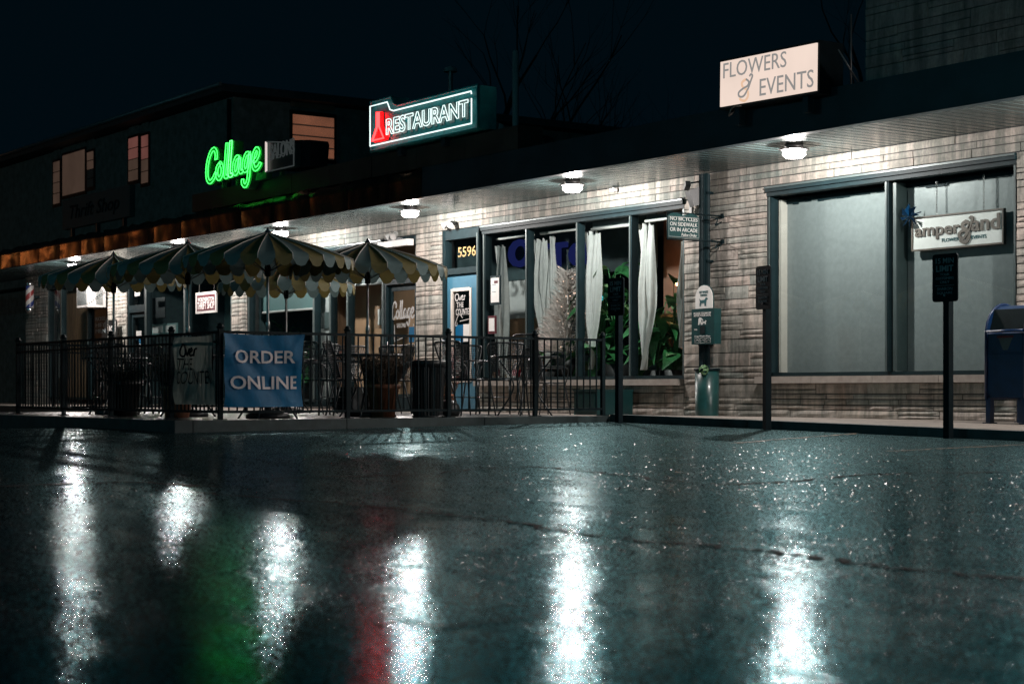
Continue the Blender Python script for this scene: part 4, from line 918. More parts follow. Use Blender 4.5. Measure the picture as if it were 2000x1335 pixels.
for k in range(3):
    u = .15+k*.25; mb = MB(); c0 = (a2+u*wd_, zb2+.04*(zt2-zb2)); c1 = (a2+(u+.2)*wd_, zb2+.17*(zt2-zb2))
    mb.tube([(c0[0], yf-.001, c0[1]), (c1[0], yf-.001, c0[1]), (c1[0], yf-.001, c1[1]), (c0[0], yf-.001, c1[1])], .002, 4, closed=True)
    mb.tube([(c0[0]+.01, yf-.001, c0[1]+.02), ((c0[0]+c1[0])/2, yf-.001, c1[1]-.02), (c1[0]-.012, yf-.001, c0[1]+.025)], .0022, 4); mb.build('pictogram', M['paper'], t)
text('box_lettering', 'PULL', M['paper'], t, (a2+.13*wd_, yf, zb2+.40*(zt2-zb2)), (1,0,0), (0,0,1), .14*wd_, .018, .002)
# trash can under it
cxp = (X_of(1358, -.30)+X_of(1404, -.30))/2
t = thing('waste_bin', 'teal cylindrical waste bin standing under the pet waste sign', 'trash can', (cxp, -.30, -.035))
MB().lathe([(.0,0),(.148,0),(.152,.02),(.158,.60),(.150,.60),(.144,.03),(0,.03)], (0,0,0), 32).build('bin_body', M['green'], t, world=False)
MB().lathe([(.158,.60),(.172,.605),(.172,.63),(.15,.635),(.145,.60)], (0,0,0), 32).build('bin_rim', M['black'], t, world=False)
t = thing('leafy_bundle', 'small round bundle of green leaves stuck on the rim of the teal bin', 'plant', (cxp+.10, -.44, .575))
mb = MB(); rnd = random.Random(4)
for k in range(46):
    d = Vector((rnd.gauss(0,1), rnd.gauss(0,1), rnd.gauss(0,1))).normalized(); p = d*.055; u = d.orthogonal().normalized()*.026; v = d.cross(u).normalized()*.018
    mb.add([p-u, p+v+d*.012, p+u, p-v+d*.004], [(0,1,2,3)])
mb.build('leaves', M['leafp'], t, world=False)['kind'] = 'stuff'
# loudspeaker, camera and flood lights on the lintel
t = thing('wall_speaker', 'dark wall loudspeaker hanging beside the downspout above the window', 'speaker', (X_of(1352, -.2), -.16, Z_of(1352, 385, -.2)))
mb = MB(); mb.obox((0,0,0), .17, .15, .22, Euler((.35,.0,-.4)).to_matrix()); mb.build('cabinet', M['blackp'], t, world=False); MB().tube([(0,.05,.05),(0.02,.17,.1)], .02, 6).build('bracket', M['black'], t, world=False)
t = thing('security_camera', 'small dark security camera angled down above the wall loudspeaker', 'camera', (X_of(1342, -.2), -.2, Z_of(1342, 363, -.2)))
mb = MB(); mb.obox((0,0,0), .14, .07, .06, Euler((0,-.5,-.5)).to_matrix()); mb.build('housing', M['blackp'], t, world=False); MB().tube([(.05,0,.03),(.1,.1,.05),(.1,.21,.05)], .012, 6).build('arm', M['black'], t, world=False)
bx('conduit_box', M['palew'], thing('wall_box', 'small pale junction box on the stone below the loudspeaker', 'junction box', (0,0,0)), X_of(1349,-.04), X_of(1354,-.04), -.07, -.03, Z_of(1351,418,-.04), Z_of(1351,400,-.04))
def flood(px, py, m1, m2, lab):
    X0, Z0 = W(px, py, -.1); t = thing('flood_light', lab, 'flood light', (X0, 0, Z0)); mb = MB(); mb.lathe([(.0,-.02),(.05,-.02),(.05,.02),(0,.02)], (0,0,0), 12); mb.v = [(x, -.03+z, y) for x, y, z in mb.v]; mb.build('base', M['palew'], t, world=False)
    for sx_, mm in ((-.10, m1), (.10, m2)):
        h = node('lamp_head', t); mb = MB(); mb.lathe([(.0,.0),(.035,.01),(.055,.10),(.06,.12)], (0,0,0), 14); R = Euler((2.1, 0, .5*sx_*10)).to_matrix()
        mb.v = [tuple(R @ Vector(v) + Vector((sx_*.6, -.06, 0))) for v in mb.v]; mb.build('shell', M[mm], h, world=False)
        mb = MB(); mb.lathe([(.0,.112),(.056,.118)], (0,0,0), 14); mb.v = [tuple(R @ Vector(v) + Vector((sx_*.6, -.06, 0))) for v in mb.v]; mb.build('face', M['white'], h, world=False)
        MB().tube([(0,-.05,0),(sx_*.6,-.06,0)], .014, 6).build('arm', M[mm], h, world=False)
flood(877, 434, 'white', 'black', 'twin headed white and black flood light above the house number door')
flood(766, 457, 'palew', 'palew', 'pale twin flood light above the salon door')
bx('sensor_case', M['white'], thing('alarm_box', 'small white alarm box under the arcade ceiling above the curtains', 'alarm', (0,0,0)), X_of(1196,-.05), X_of(1204,-.05), -.10, -.035, Z_of(1200,375,-.05), Z_of(1200,368,-.05))
bx('roller_case', M['white'], bld, X_of(752, -.03), X_of(812, -.03)-.02, GY-.28, GY-.16, Z_of(780, 480, 0)-.03, Z_of(780, 468, 0)-.03)
# framed menus on the restaurant glass
def framed(name, lab, px0, px1, py0, py1, m, Y=GY-.09, bits=True):
    t = thing(name, lab, 'notice', (0,0,0)); a, zt_ = W(px0, py0, Y); b = X_of(px1, Y); zb_2 = Z_of(px0, py1, Y)
    bx('frame', M[m], t, a, b, Y, Y+.02, zb_2, zt_); bx('sheet', M['paper'], t, a+.03, b-.03, Y-.004, Y-.001, zb_2+.04, zt_-.035)
    if bits:
        bx('sheet_mark', M['red'], t, b-.16, b-.06, Y-.006, Y-.0045, zt_-.12, zt_-.08)
        for k in range(3): bx('sheet_mark', M['faint'], t, a+.07, a+.17, Y-.006, Y-.0045, zb_2+.2+k*.11, zb_2+.212+k*.11)
    return t
framed('framed_menu', 'dark framed menu on the glass right of the blue door', 957, 977, 539, 596, 'frame')
framed('red_notice', 'red edged notice on the glass below the framed menu', 953, 968, 617, 652, 'red', bits=False)
# the AC unit, barber pole and barber sign
acx0, acx1 = X_of(150, -.42), X_of(171, -.42); az0, az1 = Z_of(160, 600, -.42), Z_of(160, 560, -.42)
t = thing('air_conditioner', 'white window air conditioner jutting out above the barber shop door', 'air conditioner', (0,0,0))
bx('casing', M['white'], t, acx0, acx1, -.42, .02, az0, az1)
for k in range(12): z = az0+.06+k*(az1-az0-.1)/12; bx('front_slat', M['vent'], t, acx0+.04, acx1-.05, -.428, -.421, z, z+.018)
for k in range(12): z = az0+.06+k*(az1-az0-.1)/12; bx('side_slat', M['vent'], t, acx1+.001, acx1+.008, -.22, -.06, z, z+.018)
mb = MB()
for k in range(14):
    c = Vector((acx1+.25, -.55+k*.05, az0+.02+k*.035)); mb.tube([c+Vector((0, .03*math.cos(a), .03*math.sin(a)))*(1) for a in [i*PI/3 for i in range(6)]], .005, 4, closed=True)
mb.build('support_chain', M['black'], t)
bpx = X_of(58, -.25); t = thing('barber_pole', 'striped barber pole with chrome caps on the far left stone pier', 'barber pole', (bpx, -.25, 0))
pz0, pz1 = Z_of(58, 601, -.25), Z_of(58, 558, -.25)
mb = MB(); nn = 24; rows = 26
for j in range(rows+1):
    for k in range(nn): a_ = 2*PI*k/nn; mb.v.append((.10*math.cos(a_), .10*math.sin(a_), pz0+(pz1-pz0)*j/rows))
for j in range(rows):
    for k in range(nn):
        mb.f.append([j*nn+k, j*nn+(k+1)%nn, (j+1)*nn+(k+1)%nn, (j+1)*nn+k]); mb.mi.append([0,1,0,2][int(((k*12/nn - j*12/rows*1.0) % 12)//3)]); mb.sm.append(True)
mb.build('striped_tube', [M['white'], M['stripe_r'], M['stripe_b']], t, world=False)
MB().lathe([(.105,pz1),(.12,pz1+.03),(.11,pz1+.09),(.06,pz1+.13),(0,pz1+.14)], (0,0,0), 20).build('top_cap', M['chrome'], t, world=False)
MB().lathe([(.105,pz0),(.12,pz0-.03),(.11,pz0-.10),(.05,pz0-.14),(0,pz0-.15)], (0,0,0), 20).build('bottom_cap', M['chrome'], t, world=False)
bx('wall_bracket', M['black'], t, -.03, .03, .08, .25, (pz0+pz1)/2-.03, (pz0+pz1)/2+.03, world=False)
t = thing('barber_sign', 'narrow black upright sign with white letters leaning on the stone pillar', 'sign', (0,0,0)); a, zt_ = W(213, 625, -.12); b = X_of(228, -.12)
bx('sign_board', M['blackpan'], t, a, b, -.14, -.11, 0, zt_); bx('sign_edge', M['white'], t, b-.05, b-.01, -.144, -.141, .05, zt_-.03)
for k, ch in enumerate('KEAMR'): text('sign_lettering', ch, M['white'], t, (a+.06, -.142, zt_-.30-k*.27), (1,0,0), (0,0,1), .26, .17, .003, bold=.03)
# hanging thrift shop sign
YT = -.25
t = thing('thrift_shop_sign', 'small red and white hanging sign reading Worthington Thrift Shop', 'sign', (0,0,0)); a, zt_ = W(382, 572, YT); b, _ = W(422, 572, YT); zb_2 = Z_of(402, 611, YT)
bx('sign_board', M['white'], t, a, b, YT, YT+.03, zb_2, zt_); bx('red_field', M['red'], t, a+.07, b-.05, YT-.004, YT-.001, zb_2+.05, zt_-.055)
text('sign_lettering', 'WORTHINGTON', M['paper'], t, (a+.11, YT-.005, zt_-.19), (1,0,0), (0,0,1), b-a-.20, .085, .002, bold=.015); text('sign_lettering', 'THRIFT SHOP', M['paper'], t, (a+.09, YT-.005, zb_2+.08), (1,0,0), (0,0,1), b-a-.16, .15, .002, bold=.015)
mb = MB(); 
for xx in (a+.15, b-.12): mb.tube([(xx, YT+.015, zt_), (xx, YT+.015, ZS)], .006, 5)
mb.build('hanger', M['pole'], t)

# ------------------------------------------------------------------ inside the windows
# ampersand sign
YA = GY+.075
a, ztl = W(1781, 424, YA); b, ztr = W(1961, 407, YA); zbl = Z_of(1781, 490, YA); zbr = Z_of(1961, 477, YA)
t = thing('hanging_shop_sign', 'white hanging sign with brown lettering reading ampersand in the frosted window', 'sign', (0,0,0))
z0, z1 = (zbl+zbr)/2, (ztl+ztr)/2; wv = b-a; hv = z1-z0
bx('sign_board', M['paper'], t, a+.02, b-.02, YA, YA+.03, z0+.02, z1-.02)
mb = MB(); mb.box(a, b, YA-.012, YA+.035, z0, z0+.019); mb.box(a, b, YA-.012, YA+.035, z1-.019, z1); mb.box(a, a+.019, YA-.012, YA+.035, z0+.02, z1-.02); mb.box(b-.019, b, YA-.012, YA+.035, z0+.02, z1-.02); mb.build('sign_frame', M['brown'], t)
def at_(body, u0, u1, v0, v1, m, bold=.02, d=.012): text('sign_lettering', body, M[m], t, (a+u0*wv, YA-.001, z0+v0*hv), (1,0,0), (0,0,1), (u1-u0)*wv, (v1-v0)*hv, d, bold)
at_('amper', .04, .54, .30, .66, 'brown'); at_('and', .66, .96, .42, .88, 'brown'); at_('FLOWERS', .34, .55, .20, .30, 'tealp', .01, .004); at_('EVENTS', .66, .82, .21, .31, 'tealp', .01, .004)
amp(lambda ps: [(a+(.525+x*.17)*wv, z0+(.14+y*.60)*hv) for x, y in ps], .017, 'brown', 'brown', t, (0, YA-.002, 0), (1,0,0), (0,0,1), .012)
for u in (.27, .78):
    mb = MB(); zz = z1; k = 0
    while zz < ZH-.19:
        ang = 0 if k % 2 else PI/2; c = Vector((a+u*wv, YA+.015, zz+.022)); mb.tube([c+Vector((.011*math.cos(s)*math.cos(ang), .011*math.cos(s)*math.sin(ang), .024*math.sin(s))) for s in [i*PI/4 for i in range(8)]], .0035, 4, closed=True); zz += .040; k += 1
    mb.build('chain', M['pole'], t)
t = thing('pinwheel', 'shiny blue pinwheel at the corner of the ampersand sign', 'pinwheel', (X_of(1782, YA), YA-.05, Z_of(1782, 423, YA)))
for k in range(8):
    an = 2*PI*k/8; d = Vector((math.cos(an), 0, math.sin(an))); e = Vector((math.cos(an+.55), 0, math.sin(an+.55)))
    MB().add([(0,-.01,0), tuple(d*.155), tuple(e*.085+Vector((0,-.035,0))), tuple(d*.05+Vector((0,.02,0)))], [(0,1,2),(0,3,1)]).build('vane', M['pin'], t, world=False, fix=False)
MB().tube([(0,.0,0),(.16,.02,.04)], .008, 5).build('stick', M['pin'], t, world=False)
# blue letters on the back wall
YB = 1.22
for ch, px0, px1, py0, py1, lab in (('O', 996, 1040, 470, 524, 'first big blue letter O on the dark wall behind the curtains'), ('T', 1074, 1110, 476, 524, 'big blue letter T on the dark wall behind the christmas tree'), ('O', 1114, 1156, 474, 522, 'last big blue letter O partly hidden by the tall white curtain')):
    a, zt_ = W(px0, py0, YB); b = X_of(px1, YB); t = thing('wall_letter', lab, 'letter', (0,0,0), 0, 'big blue wall letters'); text('letter_body', ch, M['letterblue'], t, (a, YB, Z_of(px0, py1, YB)), (1,0,0), (0,0,1), b-a, zt_-Z_of(px0, py1, YB), .05, bold=.04)
bx('letter_rail', M['dim'], bld, -23.85, -20.0, YB+.06, YB+.1, Z_of(1010, 546, YB), 3.0)
# curtains
def curtain(lab, ptop, pmid, pbot, ztop, zmid, zbot, Y=GY+.22, m='curtain'):
    t = thing('curtain', lab, 'curtain', (0,0,0), 0, 'white curtains in the restaurant window'); rows = 16; cols = 26; vs = []
    for j in range(rows+1):
        v = j/rows; z = ztop+(zbot-ztop)*v
        if z > zmid: u = (ztop-z)/(ztop-zmid); a = ptop[0]+(pmid[0]-ptop[0])*u; b = ptop[1]+(pmid[1]-ptop[1])*u
        else: u = (zmid-z)/max(zmid-zbot, .01); a = pmid[0]+(pbot[0]-pmid[0])*u; b = pmid[1]+(pbot[1]-pmid[1])*u
        xa, xb = X_of(a, Y), X_of(b, Y)
        for i in range(cols+1):
            s = i/cols; vs.append((xa+(xb-xa)*s, Y+.05*math.sin(s*13+v*1.6+.6*math.sin(v*5))*(.5+.5*v)+.018*math.sin(s*31+v*6)+.02*math.sin(v*7+s*4), z + (.03*math.cos(s*17)*(1 if j == 0 else 0))))
    n = cols+1; fs = [(j*n+i, j*n+i+1, (j+1)*n+i+1, (j+1)*n+i) for j in range(rows) for i in range(cols)]
    MB().add(vs, fs, smooth=True).build('drape', M[m], t, fix=False); return t
Yc = GY+.22
zt_ = Z_of(1170, 453, Yc)
curtain('narrow white curtain panel behind the framed menu', (966, 988), (966, 990), (974, 990), zt_-.05, 1.2, .55)
curtain('white curtain left of the christmas tree', (1040, 1070), (1040, 1068), (1058, 1068), zt_-.02, 1.9, .95)
curtain('slim striped curtain edge beside the big blue letter T', (1073, 1084), (1072, 1083), (1062, 1074), zt_, 1.6, .7)
curtain('wide white curtain tied to a point in the middle of the restaurant window', (1142, 1174), (1140, 1172), (1154, 1158), zt_, 2.0, .62)
curtain('tall white curtain gathered low behind the rightmost glass', (1246, 1278), (1246, 1276), (1255, 1260), zt_+.02, 1.5, .6)
curtain('edge of a white curtain against the right stone pier', (1331, 1336), (1327, 1334), (1329, 1335), zt_-.3, 1.5, .9)
# indoor plants
def leaf_mesh(name, L, wd, droop, m, fold=.25):
    n = 7; vs = []
    for i in range(n+1):
        u = i/n; h = wd*math.sin(PI*min(u*1.02, 1)**.8)*(1-.15*u); x = L*u; z = L*.35*u - droop*u*u
        vs += [(x, -h, z+fold*h), (x, 0, z), (x, h, z+fold*h)]
    fs = []
    for i in range(n): a = i*3; fs += [(a, a+3, a+4, a+1), (a+1, a+4, a+5, a+2)]
    me = MB().add(vs, fs, smooth=True).mesh(name); me.materials.append(m); return me
LM = [leaf_mesh('leaf', .50, .15, .35, M['leaf']), leaf_mesh('leaf', .38, .13, .18, M['leafp']), leaf_mesh('leaf', .62, .12, .55, M['leaf'])]
def house_plant(lab, px, Y, zpot, h, nl, seed, sizes=(0,1,2), sc_=1.0, spread=.3, potm='darkpot'):
    rnd = random.Random(seed); x = X_of(px, Y); t = thing('house_plant', lab, 'plant', (x, Y, 0), 0, 'plants behind the restaurant window')
    MB().lathe([(0,zpot-.4),(.16,zpot-.4),(.21,zpot),(.18,zpot),(.17,zpot-.05),(0,zpot-.05)], (0,0,0), 18).build('pot', M[potm], t, world=False)
    mb = MB()
    for k in range(nl):
        a = rnd.uniform(0, 2*PI); z = zpot+h*rnd.uniform(.1, 1.0); r = spread*rnd.uniform(.1, .8); p = (r*math.cos(a), r*math.sin(a)*.6, z)
        mb.tube(smooth_path([(0,0,zpot-.05), (p[0]*.3, p[1]*.3, zpot+(z-zpot)*.6), p], 3), .007, 4)
        s = sc_*rnd.uniform(.7, 1.15); inst('leaf', LM[rnd.choice(sizes)], t, p, (rnd.uniform(-.5,.5), rnd.uniform(-.5,.5), a), (s, s, s))
    mb.build('stems', M['leaf'], t, world=False)
house_plant('big leafed green plant to the left of the small parking sign', 1178, .75, .7, 1.35, 30, 11, (0,2), 1.0, .45)
house_plant('pale leafed plant showing above the leftmost parking sign', 1205, .65, .7, 1.45, 22, 12, (1,1,0), .8, .3)
house_plant('wide dark green plant behind the rightmost curtain, low in the window', 1285, .9, .6, 1.15, 34, 13, (0,2), 1.1, .5)
house_plant('plant topped with pale yellow green leaves in the right corner of the window', 1318, .8, .6, 1.25, 30, 14, (0,1), .9, .35)
house_plant('low ferny plant under the christmas tree', 1075, .6, .6, .55, 26, 15, (1,), .5, .35)
house_plant('broad leafed plant between the two wide curtains, near the sill', 1165, .5, .5, .75, 22, 16, (0,2), .9, .4)
# christmas tree
xt = X_of(1108, .5); t = thing('christmas_tree', 'white christmas tree with tiny warm lights behind the restaurant window', 'christmas tree', (xt, .5, 0)); mb = MB(); bl_ = MB(); rnd = random.Random(21)
zt0, zt1 = .9, Z_of(1116, 522, .5)
for k in range(2600):
    u = rnd.random()**.7; z = zt1-(zt1-zt0)*u; r = (.10+.36*u)*rnd.uniform(.55, 1.12); a = rnd.uniform(0, 2*PI); p = Vector((r*math.cos(a), r*math.sin(a), z)); d = Vector((math.cos(a), math.sin(a), rnd.uniform(.0,.9))).normalized(); s = d.orthogonal().normalized()*.012
    mb.add([p-s-d*.06, p+s-d*.06, p+d*.10], [(0,1,2)])
    if k % 52 == 0: q = p+d*.05; e = .006; bl_.obox(q, e*2, e*2, e*2)
mb.tube([(0,0,zt0-.3),(0,0,zt1)], [.03,.005], 6)
mb.build('branches', M['needle'], t, world=False); bl_.build('light_bulbs', M['bulb'], t, world=False)
MB().lathe([(0,zt0-.35),(.15,zt0-.35),(.18,zt0-.1),(0,zt0-.1)], (0,0,0), 14).build('pot', M['darkpot'], t, world=False)
bx('shelf', M['wood'], bld, -21.5, -18.0, .35, 1.2, .28, .32)
for px, py, Y, lab in ((1091, 568, .4, 'round blue glowing bauble beside the christmas tree'), (1173, 582, .6, 'small blue glowing bauble behind the wide curtain')):
    X0, Z0 = W(px, py, Y); t = thing('bauble', lab, 'bauble', (X0, Y, Z0)); MB().lathe([(0,-.045),(.032,-.032),(.045,0),(.032,.032),(0,.045)], (0,0,0), 12).build('globe', M['bluebulb'], t, world=False); MB().tube([(0,0,.04),(0,0,.3)], .003, 4).build('string', M['black'], t, world=False)
bx('rose_partition', M['pinkw'], bld, X_of(1296, 1.6), X_of(1340, 1.6), 1.6, 1.66, 0, 3.0)
X0, Z0 = W(1327, 553, 1.3); t = thing('table_lamp', 'small glowing orange lamp in the right corner behind the plants', 'lamp', (X0, 1.3, Z0)); MB().lathe([(0,-.05),(.05,-.03),(.055,.02),(.0,.06)], (0,0,0), 12).build('lamp_shade', M['warmlamp'], t, world=False); MB().lathe([(.02,-.9),(.02,-.05)], (0,0,0), 8).build('lamp_stem', M['black'], t, world=False)
# counter, cushions and shelves glimpsed inside
t = thing('bar_counter', 'tan panelled counter seen behind the glass beside the blue door', 'counter', (0,0,0)); bx('counter_body', M['tan'], t, X_of(996, .8), X_of(1032, .8)+.1, .8, 1.1, 0, Z_of(1010, 622, .8)); bx('counter_top', M['palew'], t, X_of(996,.75)-.05, X_of(1032,.8)+.12, .76, 1.15, Z_of(1010, 622, .8)+.001, Z_of(1010, 622, .8)+.05); bx('upper_panel', M['palew'], t, X_of(994,1.1), X_of(1032,1.1)+.1, 1.1, 1.15, Z_of(1010, 622, .8)+.051, Z_of(1010, 548, 1.1))
rnd = random.Random(31)
for k in range(6):
    x = X_of(955+k*11, .35); t = thing('toy_box', ['green and white box on the low window shelf by the blue door','small tan box on the window shelf, second from the blue door','dark red box in the middle of the low window shelf','orange box on the low window shelf','cream box on the low window shelf','bright red box on the shelf end near the mullion'][k], 'box', (x, .35, .46))
    MB().box(-.06,.06,-.05,.05,0,.10+.04*(k%3)).build('carton', M[['green','tan','red','gold','paper','signred'][k]], t, world=False); bx('carton_label', M['paper'], t, -.04,.04,-.053,-.051,.03,.08, world=False)
bx('low_shelf', M['wood'], bld, X_of(951,.3), X_of(1033,.3), .2, .5, .42, .455)
# salon plants and pale desk
house_plant('green plant low in the salon window behind the blue banner', 555, .7, .8, .75, 16, 17, (0,1), .8, .3)
house_plant('green plant at the right end of the salon roller blind', 600, .6, .5, .65, 14, 18, (0,1), .8, .3)

# ------------------------------------------------------------------ parking signs
def parking_sign(px, Y, yaw, zb, zt_, lab, mirrored=False):
    X = X_of(px, Y); z0 = road_z(X, Y); t = thing('parking_sign', lab, 'parking sign', (X, Y, z0), yaw, 'short stay parking signs along the kerb')
    mb = MB()
    mb.box(-.034, .034, -.034, .034, -.15, zt_-z0-.04); mb.build('post', M['signback'], t, world=False)
    wd, hh = .295, zt_-zb; r = .03; out = []
    for cx, cz, a0 in ((wd/2-r, r, -90), (wd/2-r, hh-r, 0), (-wd/2+r, hh-r, 90), (-wd/2+r, r, 180)):
        for k in range(5): a = math.radians(a0+k*22.5); out.append((cx+r*math.cos(a), cz+r*math.sin(a)))
    p = node('sign_plate', t); O = (0, -.05, zb-z0)
    MB().prism(out, O, (1,0,0), (0,0,1), .014).build('plate', M['signback'], p, world=False)
    for body, hw, v0, v1, bo in (('15 MIN', .105, .80, .91, .01), ('LIMIT', .10, .63, .76, .02), ('TOUR', .055, .545, .595, .0), ('CUSTOMERS', .105, .465, .515, .0), ('ONLY', .055, .385, .435, .0), ('SHARON', .09, .24, .30, .0), ('SQUARE', .09, .15, .21, .0)):
        text('lettering', body, M['faint'], p, (-hw, -.0515, zb-z0+v0*hh), (1,0,0), (0,0,1), 2*hw, (v1-v0)*hh, .002, bo, world=False)
    bx('rule', M['faint'], p, -.11, .11, -.053, -.0505, zb-z0+.335*hh, zb-z0+.342*hh, world=False)
    for zz in (.06, hh-.06): MB().tube([(0,-.06,zb-z0+zz),(0,-.05,zb-z0+zz)], .010, 8).build('bolt', M['fixture'], p, world=False)
    return t
parking_sign(1209, -2.58, .0, 1.19, 1.636, 'dark parking limit sign at the end of the patio fence, leftmost of three')
parking_sign(1498, -2.58, -.22, 1.17, 1.63, 'dark parking limit sign turned sideways at the left edge of the frosted window')
parking_sign(1852, -2.58, .04, 1.147, 1.60, 'dark 15 minute parking limit sign nearest the blue mailbox')

# ------------------------------------------------------------------ mailbox
mx0 = X_of(1919, -1.05); t = thing('mailbox', 'blue round topped street mailbox at the right edge of the picture', 'mailbox', (mx0+.26, -.72, -.035))
wd, dp = .52, .56; hb = 1.24; z0 = .27
prof = [(-dp/2, z0), (dp/2, z0), (dp/2, .93)] + [(dp/2*math.cos(a), .93+ .30*math.sin(a)) for a in [PI*k/16 for k in range(1, 8)]] + [(0.0, 1.23), (-.10, 1.215), (-.17, 1.18)]
prof_body = prof + [(-.17, 1.05), (-dp/2+.02, .95), (-dp/2, .93)]
MB().prism([(y, z) for y, z in prof_body], (wd/2-.02, 0, 0), (0,1,0), (0,0,1), wd-.04).build('body', M['mail'], t, world=False)
side = [(-dp/2-.015, z0-.02), (dp/2+.012, z0-.02), (dp/2+.012, .93)] + [((dp/2+.012)*math.cos(PI*k/20), .93+.315*math.sin(PI*k/20)) for k in range(1, 20)] + [(-dp/2-.015, .93)]
for s in (1, -1): MB().prism(side, (s*wd/2 if s > 0 else -wd/2+.024, 0, 0), (0,1,0), (0,0,1), .024).build('side_panel', M['mail'], t, world=False)
mb = MB()
for s in (1, -1):
    rim_ = [(s*(wd/2-.012), (dp/2+.012)*math.cos(PI*k/24), .93+.315*math.sin(PI*k/24)) for k in range(25)]
    mb.tube([(s*(wd/2-.012), dp/2+.012, z0)] + rim_ + [(s*(wd/2-.012), -dp/2-.015, z0)], .014, 6)
mb.build('edge_rim', M['mail'], t, world=False)
MB().add([(-wd/2+.03, -.175, 1.185), (wd/2-.03, -.175, 1.185), (wd/2-.03, -dp/2+.03, .965), (-wd/2+.03, -dp/2+.03, .965)], [(0,1,2,3)]).build('chute_mouth', M['darkprint'], t, world=False)
MB().tube([(-wd/2+.03,-dp/2-.02,.955),(wd/2-.03,-dp/2-.02,.955)], .016, 8).build('pull_handle', M['mail'], t, world=False)
bx('front_ledge', M['mail'], t, -wd/2+.03, wd/2-.03, -dp/2-.012, -dp/2-.001, .70, .72, world=False); bx('front_plate', M['mail'], t, -wd/2+.05, wd/2-.05, -dp/2-.007, -dp/2-.001, .735, .925, world=False)
MB().prism([(-.10,.905),(.10,.905),(.03,.76),(-.03,.76)], (0,-dp/2-.009,0), (1,0,0), (0,0,1), .003).build('emblem', M['alu'], t, world=False)
bx('emblem_band', M['red'], t, -.105, .105, -dp/2-.014, -dp/2-.0125, .885, .908, world=False)
for a, b in ((-1,-1),(1,-1),(1,1),(-1,1)):
    l = node('leg', t); MB().box(a*(wd/2-.03)-.03, a*(wd/2-.03)+.03, b*(dp/2-.03)-.03, b*(dp/2-.03)+.03, .0, z0+.02).build('post', M['mail'], l, world=False)
    bx('foot_plate', M['mail'], l, a*(wd/2-.03)-.055, a*(wd/2-.03)+.055, b*(dp/2-.03)-.05, b*(dp/2-.03)+.05, .0, .014, world=False)
mb = MB()
for s in (1,-1):
    for zz in (.35,.5,.65,.8): mb.obox((s*(wd/2+.002), -dp/2+.05, zz), .008, .014, .014); mb.obox((s*(wd/2+.002), dp/2-.05, zz), .008, .014, .014)
mb.build('rivets', M['fixture'], t, world=False)

# ------------------------------------------------------------------ patio fence
fn = thing('patio_fence', 'black metal railing fence enclosing the patio on three sides', 'fence', (0,0,0))
FX1, FX0, FY0, FY1 = -16.62, -22.75, -7.46, -2.38; FH = .94
runs = [((FX0, FY0), (FX1, FY0)), ((FX1, FY0), (FX1, FY1)), ((FX0, FY0), (FX0, FY1))]
bal = MB().box(-.0068, .0068, -.0068, .0068, .085, FH-.02).mesh('baluster'); bal.materials.append(M['black'])
pst = MB().box(-.023, .023, -.023, .023, 0, FH+.02); pst.lathe([(.036, FH+.02), (.045, FH+.035), (.028, FH+.045), (.032, FH+.062), (.0, FH+.08)], (0,0,0), 10); pst.box(-.055,.055,-.055,.055,0,.012)
pst = pst.mesh('post'); pst.materials.append(M['black'])
for ri, ((x0, y0), (x1, y1)) in enumerate(runs):
    L = math.hypot(x1-x0, y1-y0); d = Vector(((x1-x0)/L, (y1-y0)/L, 0)); k = Vector((-d.y, d.x, 0))
    for zz, hh in [(FH-.02, .028), (.085, .026)] + ([(FH-.12, .022)] if ri != 1 else []):
        mb = MB(); mb.obox(Vector(((x0+x1)/2, (y0+y1)/2, zz)), L, .034, hh, Matrix((d, k, Vector((0,0,1)))).transposed()); mb.build('rail', M['black'], fn)
    nb = int(L/.096)
    for i in range(1, nb): p = Vector((x0, y0, 0))+d*(L*i/nb); inst('baluster', bal, fn, p)
    npst = 4 if ri else 4
    ts_ = [0, .30, .56, .80, 1] if ri == 1 else ([0, .27, .52, .80] if ri == 0 else [.33, .66, 1])
    for u in ts_: inst('post', pst, fn, Vector((x0, y0, 0))+d*(L*u))
def banner(name, lab, O, U, wv, hv, m, sag=.03, seed=1):
    t = thing(name, lab, 'banner', O); U = Vector(U); N = U.cross(Vector((0,0,1))); rnd = random.Random(seed); n = 24; vs = []
    def P(u, v):
        e = .0 + .03*math.sin(u*PI)*(1-v)*1.0 + .018*math.sin(5*u+3*v) + .006*math.sin(17*u+9*v) + .045*max(0, .25-min(u, 1-u))*math.sin(9*v+2*u)
        f1 = abs((u-.04)-(1-v)*.9*.8); e += -.018*math.exp(-(f1/.07)**2)*(1-min(u, .5))
        f2 = abs((1-u)-(1-v)*.6); e += .016*math.exp(-(f2/.06)**2)*min(1, abs(u-.5)*2)*min(1, v)
        dz = -.03*math.sin(PI*u) if v == 1 else 0
        xx = u*wv + (.03*math.sin(PI*v)*(-1 if u > .9 else 0)) 
        return Vector((0,0,0)) + U*xx + Vector((0,0,v*hv-.018*math.sin(PI*u)*v)) + N*e
    vs = [tuple(P(i/n, j/n)) for j in range(n+1) for i in range(n+1)]; k = n+1
    MB().add(vs, [(j*k+i, j*k+i+1, (j+1)*k+i+1, (j+1)*k+i) for j in range(n) for i in range(n)], smooth=True).build('vinyl_sheet', M[m], t, world=False, fix=False)
    return t, P, U, N
def on_banner(t, P, U, N, body, u0, u1, v0, v1, m, bold=.0):
    vs, fs, lp, asp = glyph(body, bold); pts = [tuple(P(u0+(u1-u0)*x, v0+(v1-v0)*y)+N*.022) for x, y in vs]
    MB().add(pts, fs).build('lettering', M[m], t, world=False, fix=False)
xb = FX1+.045
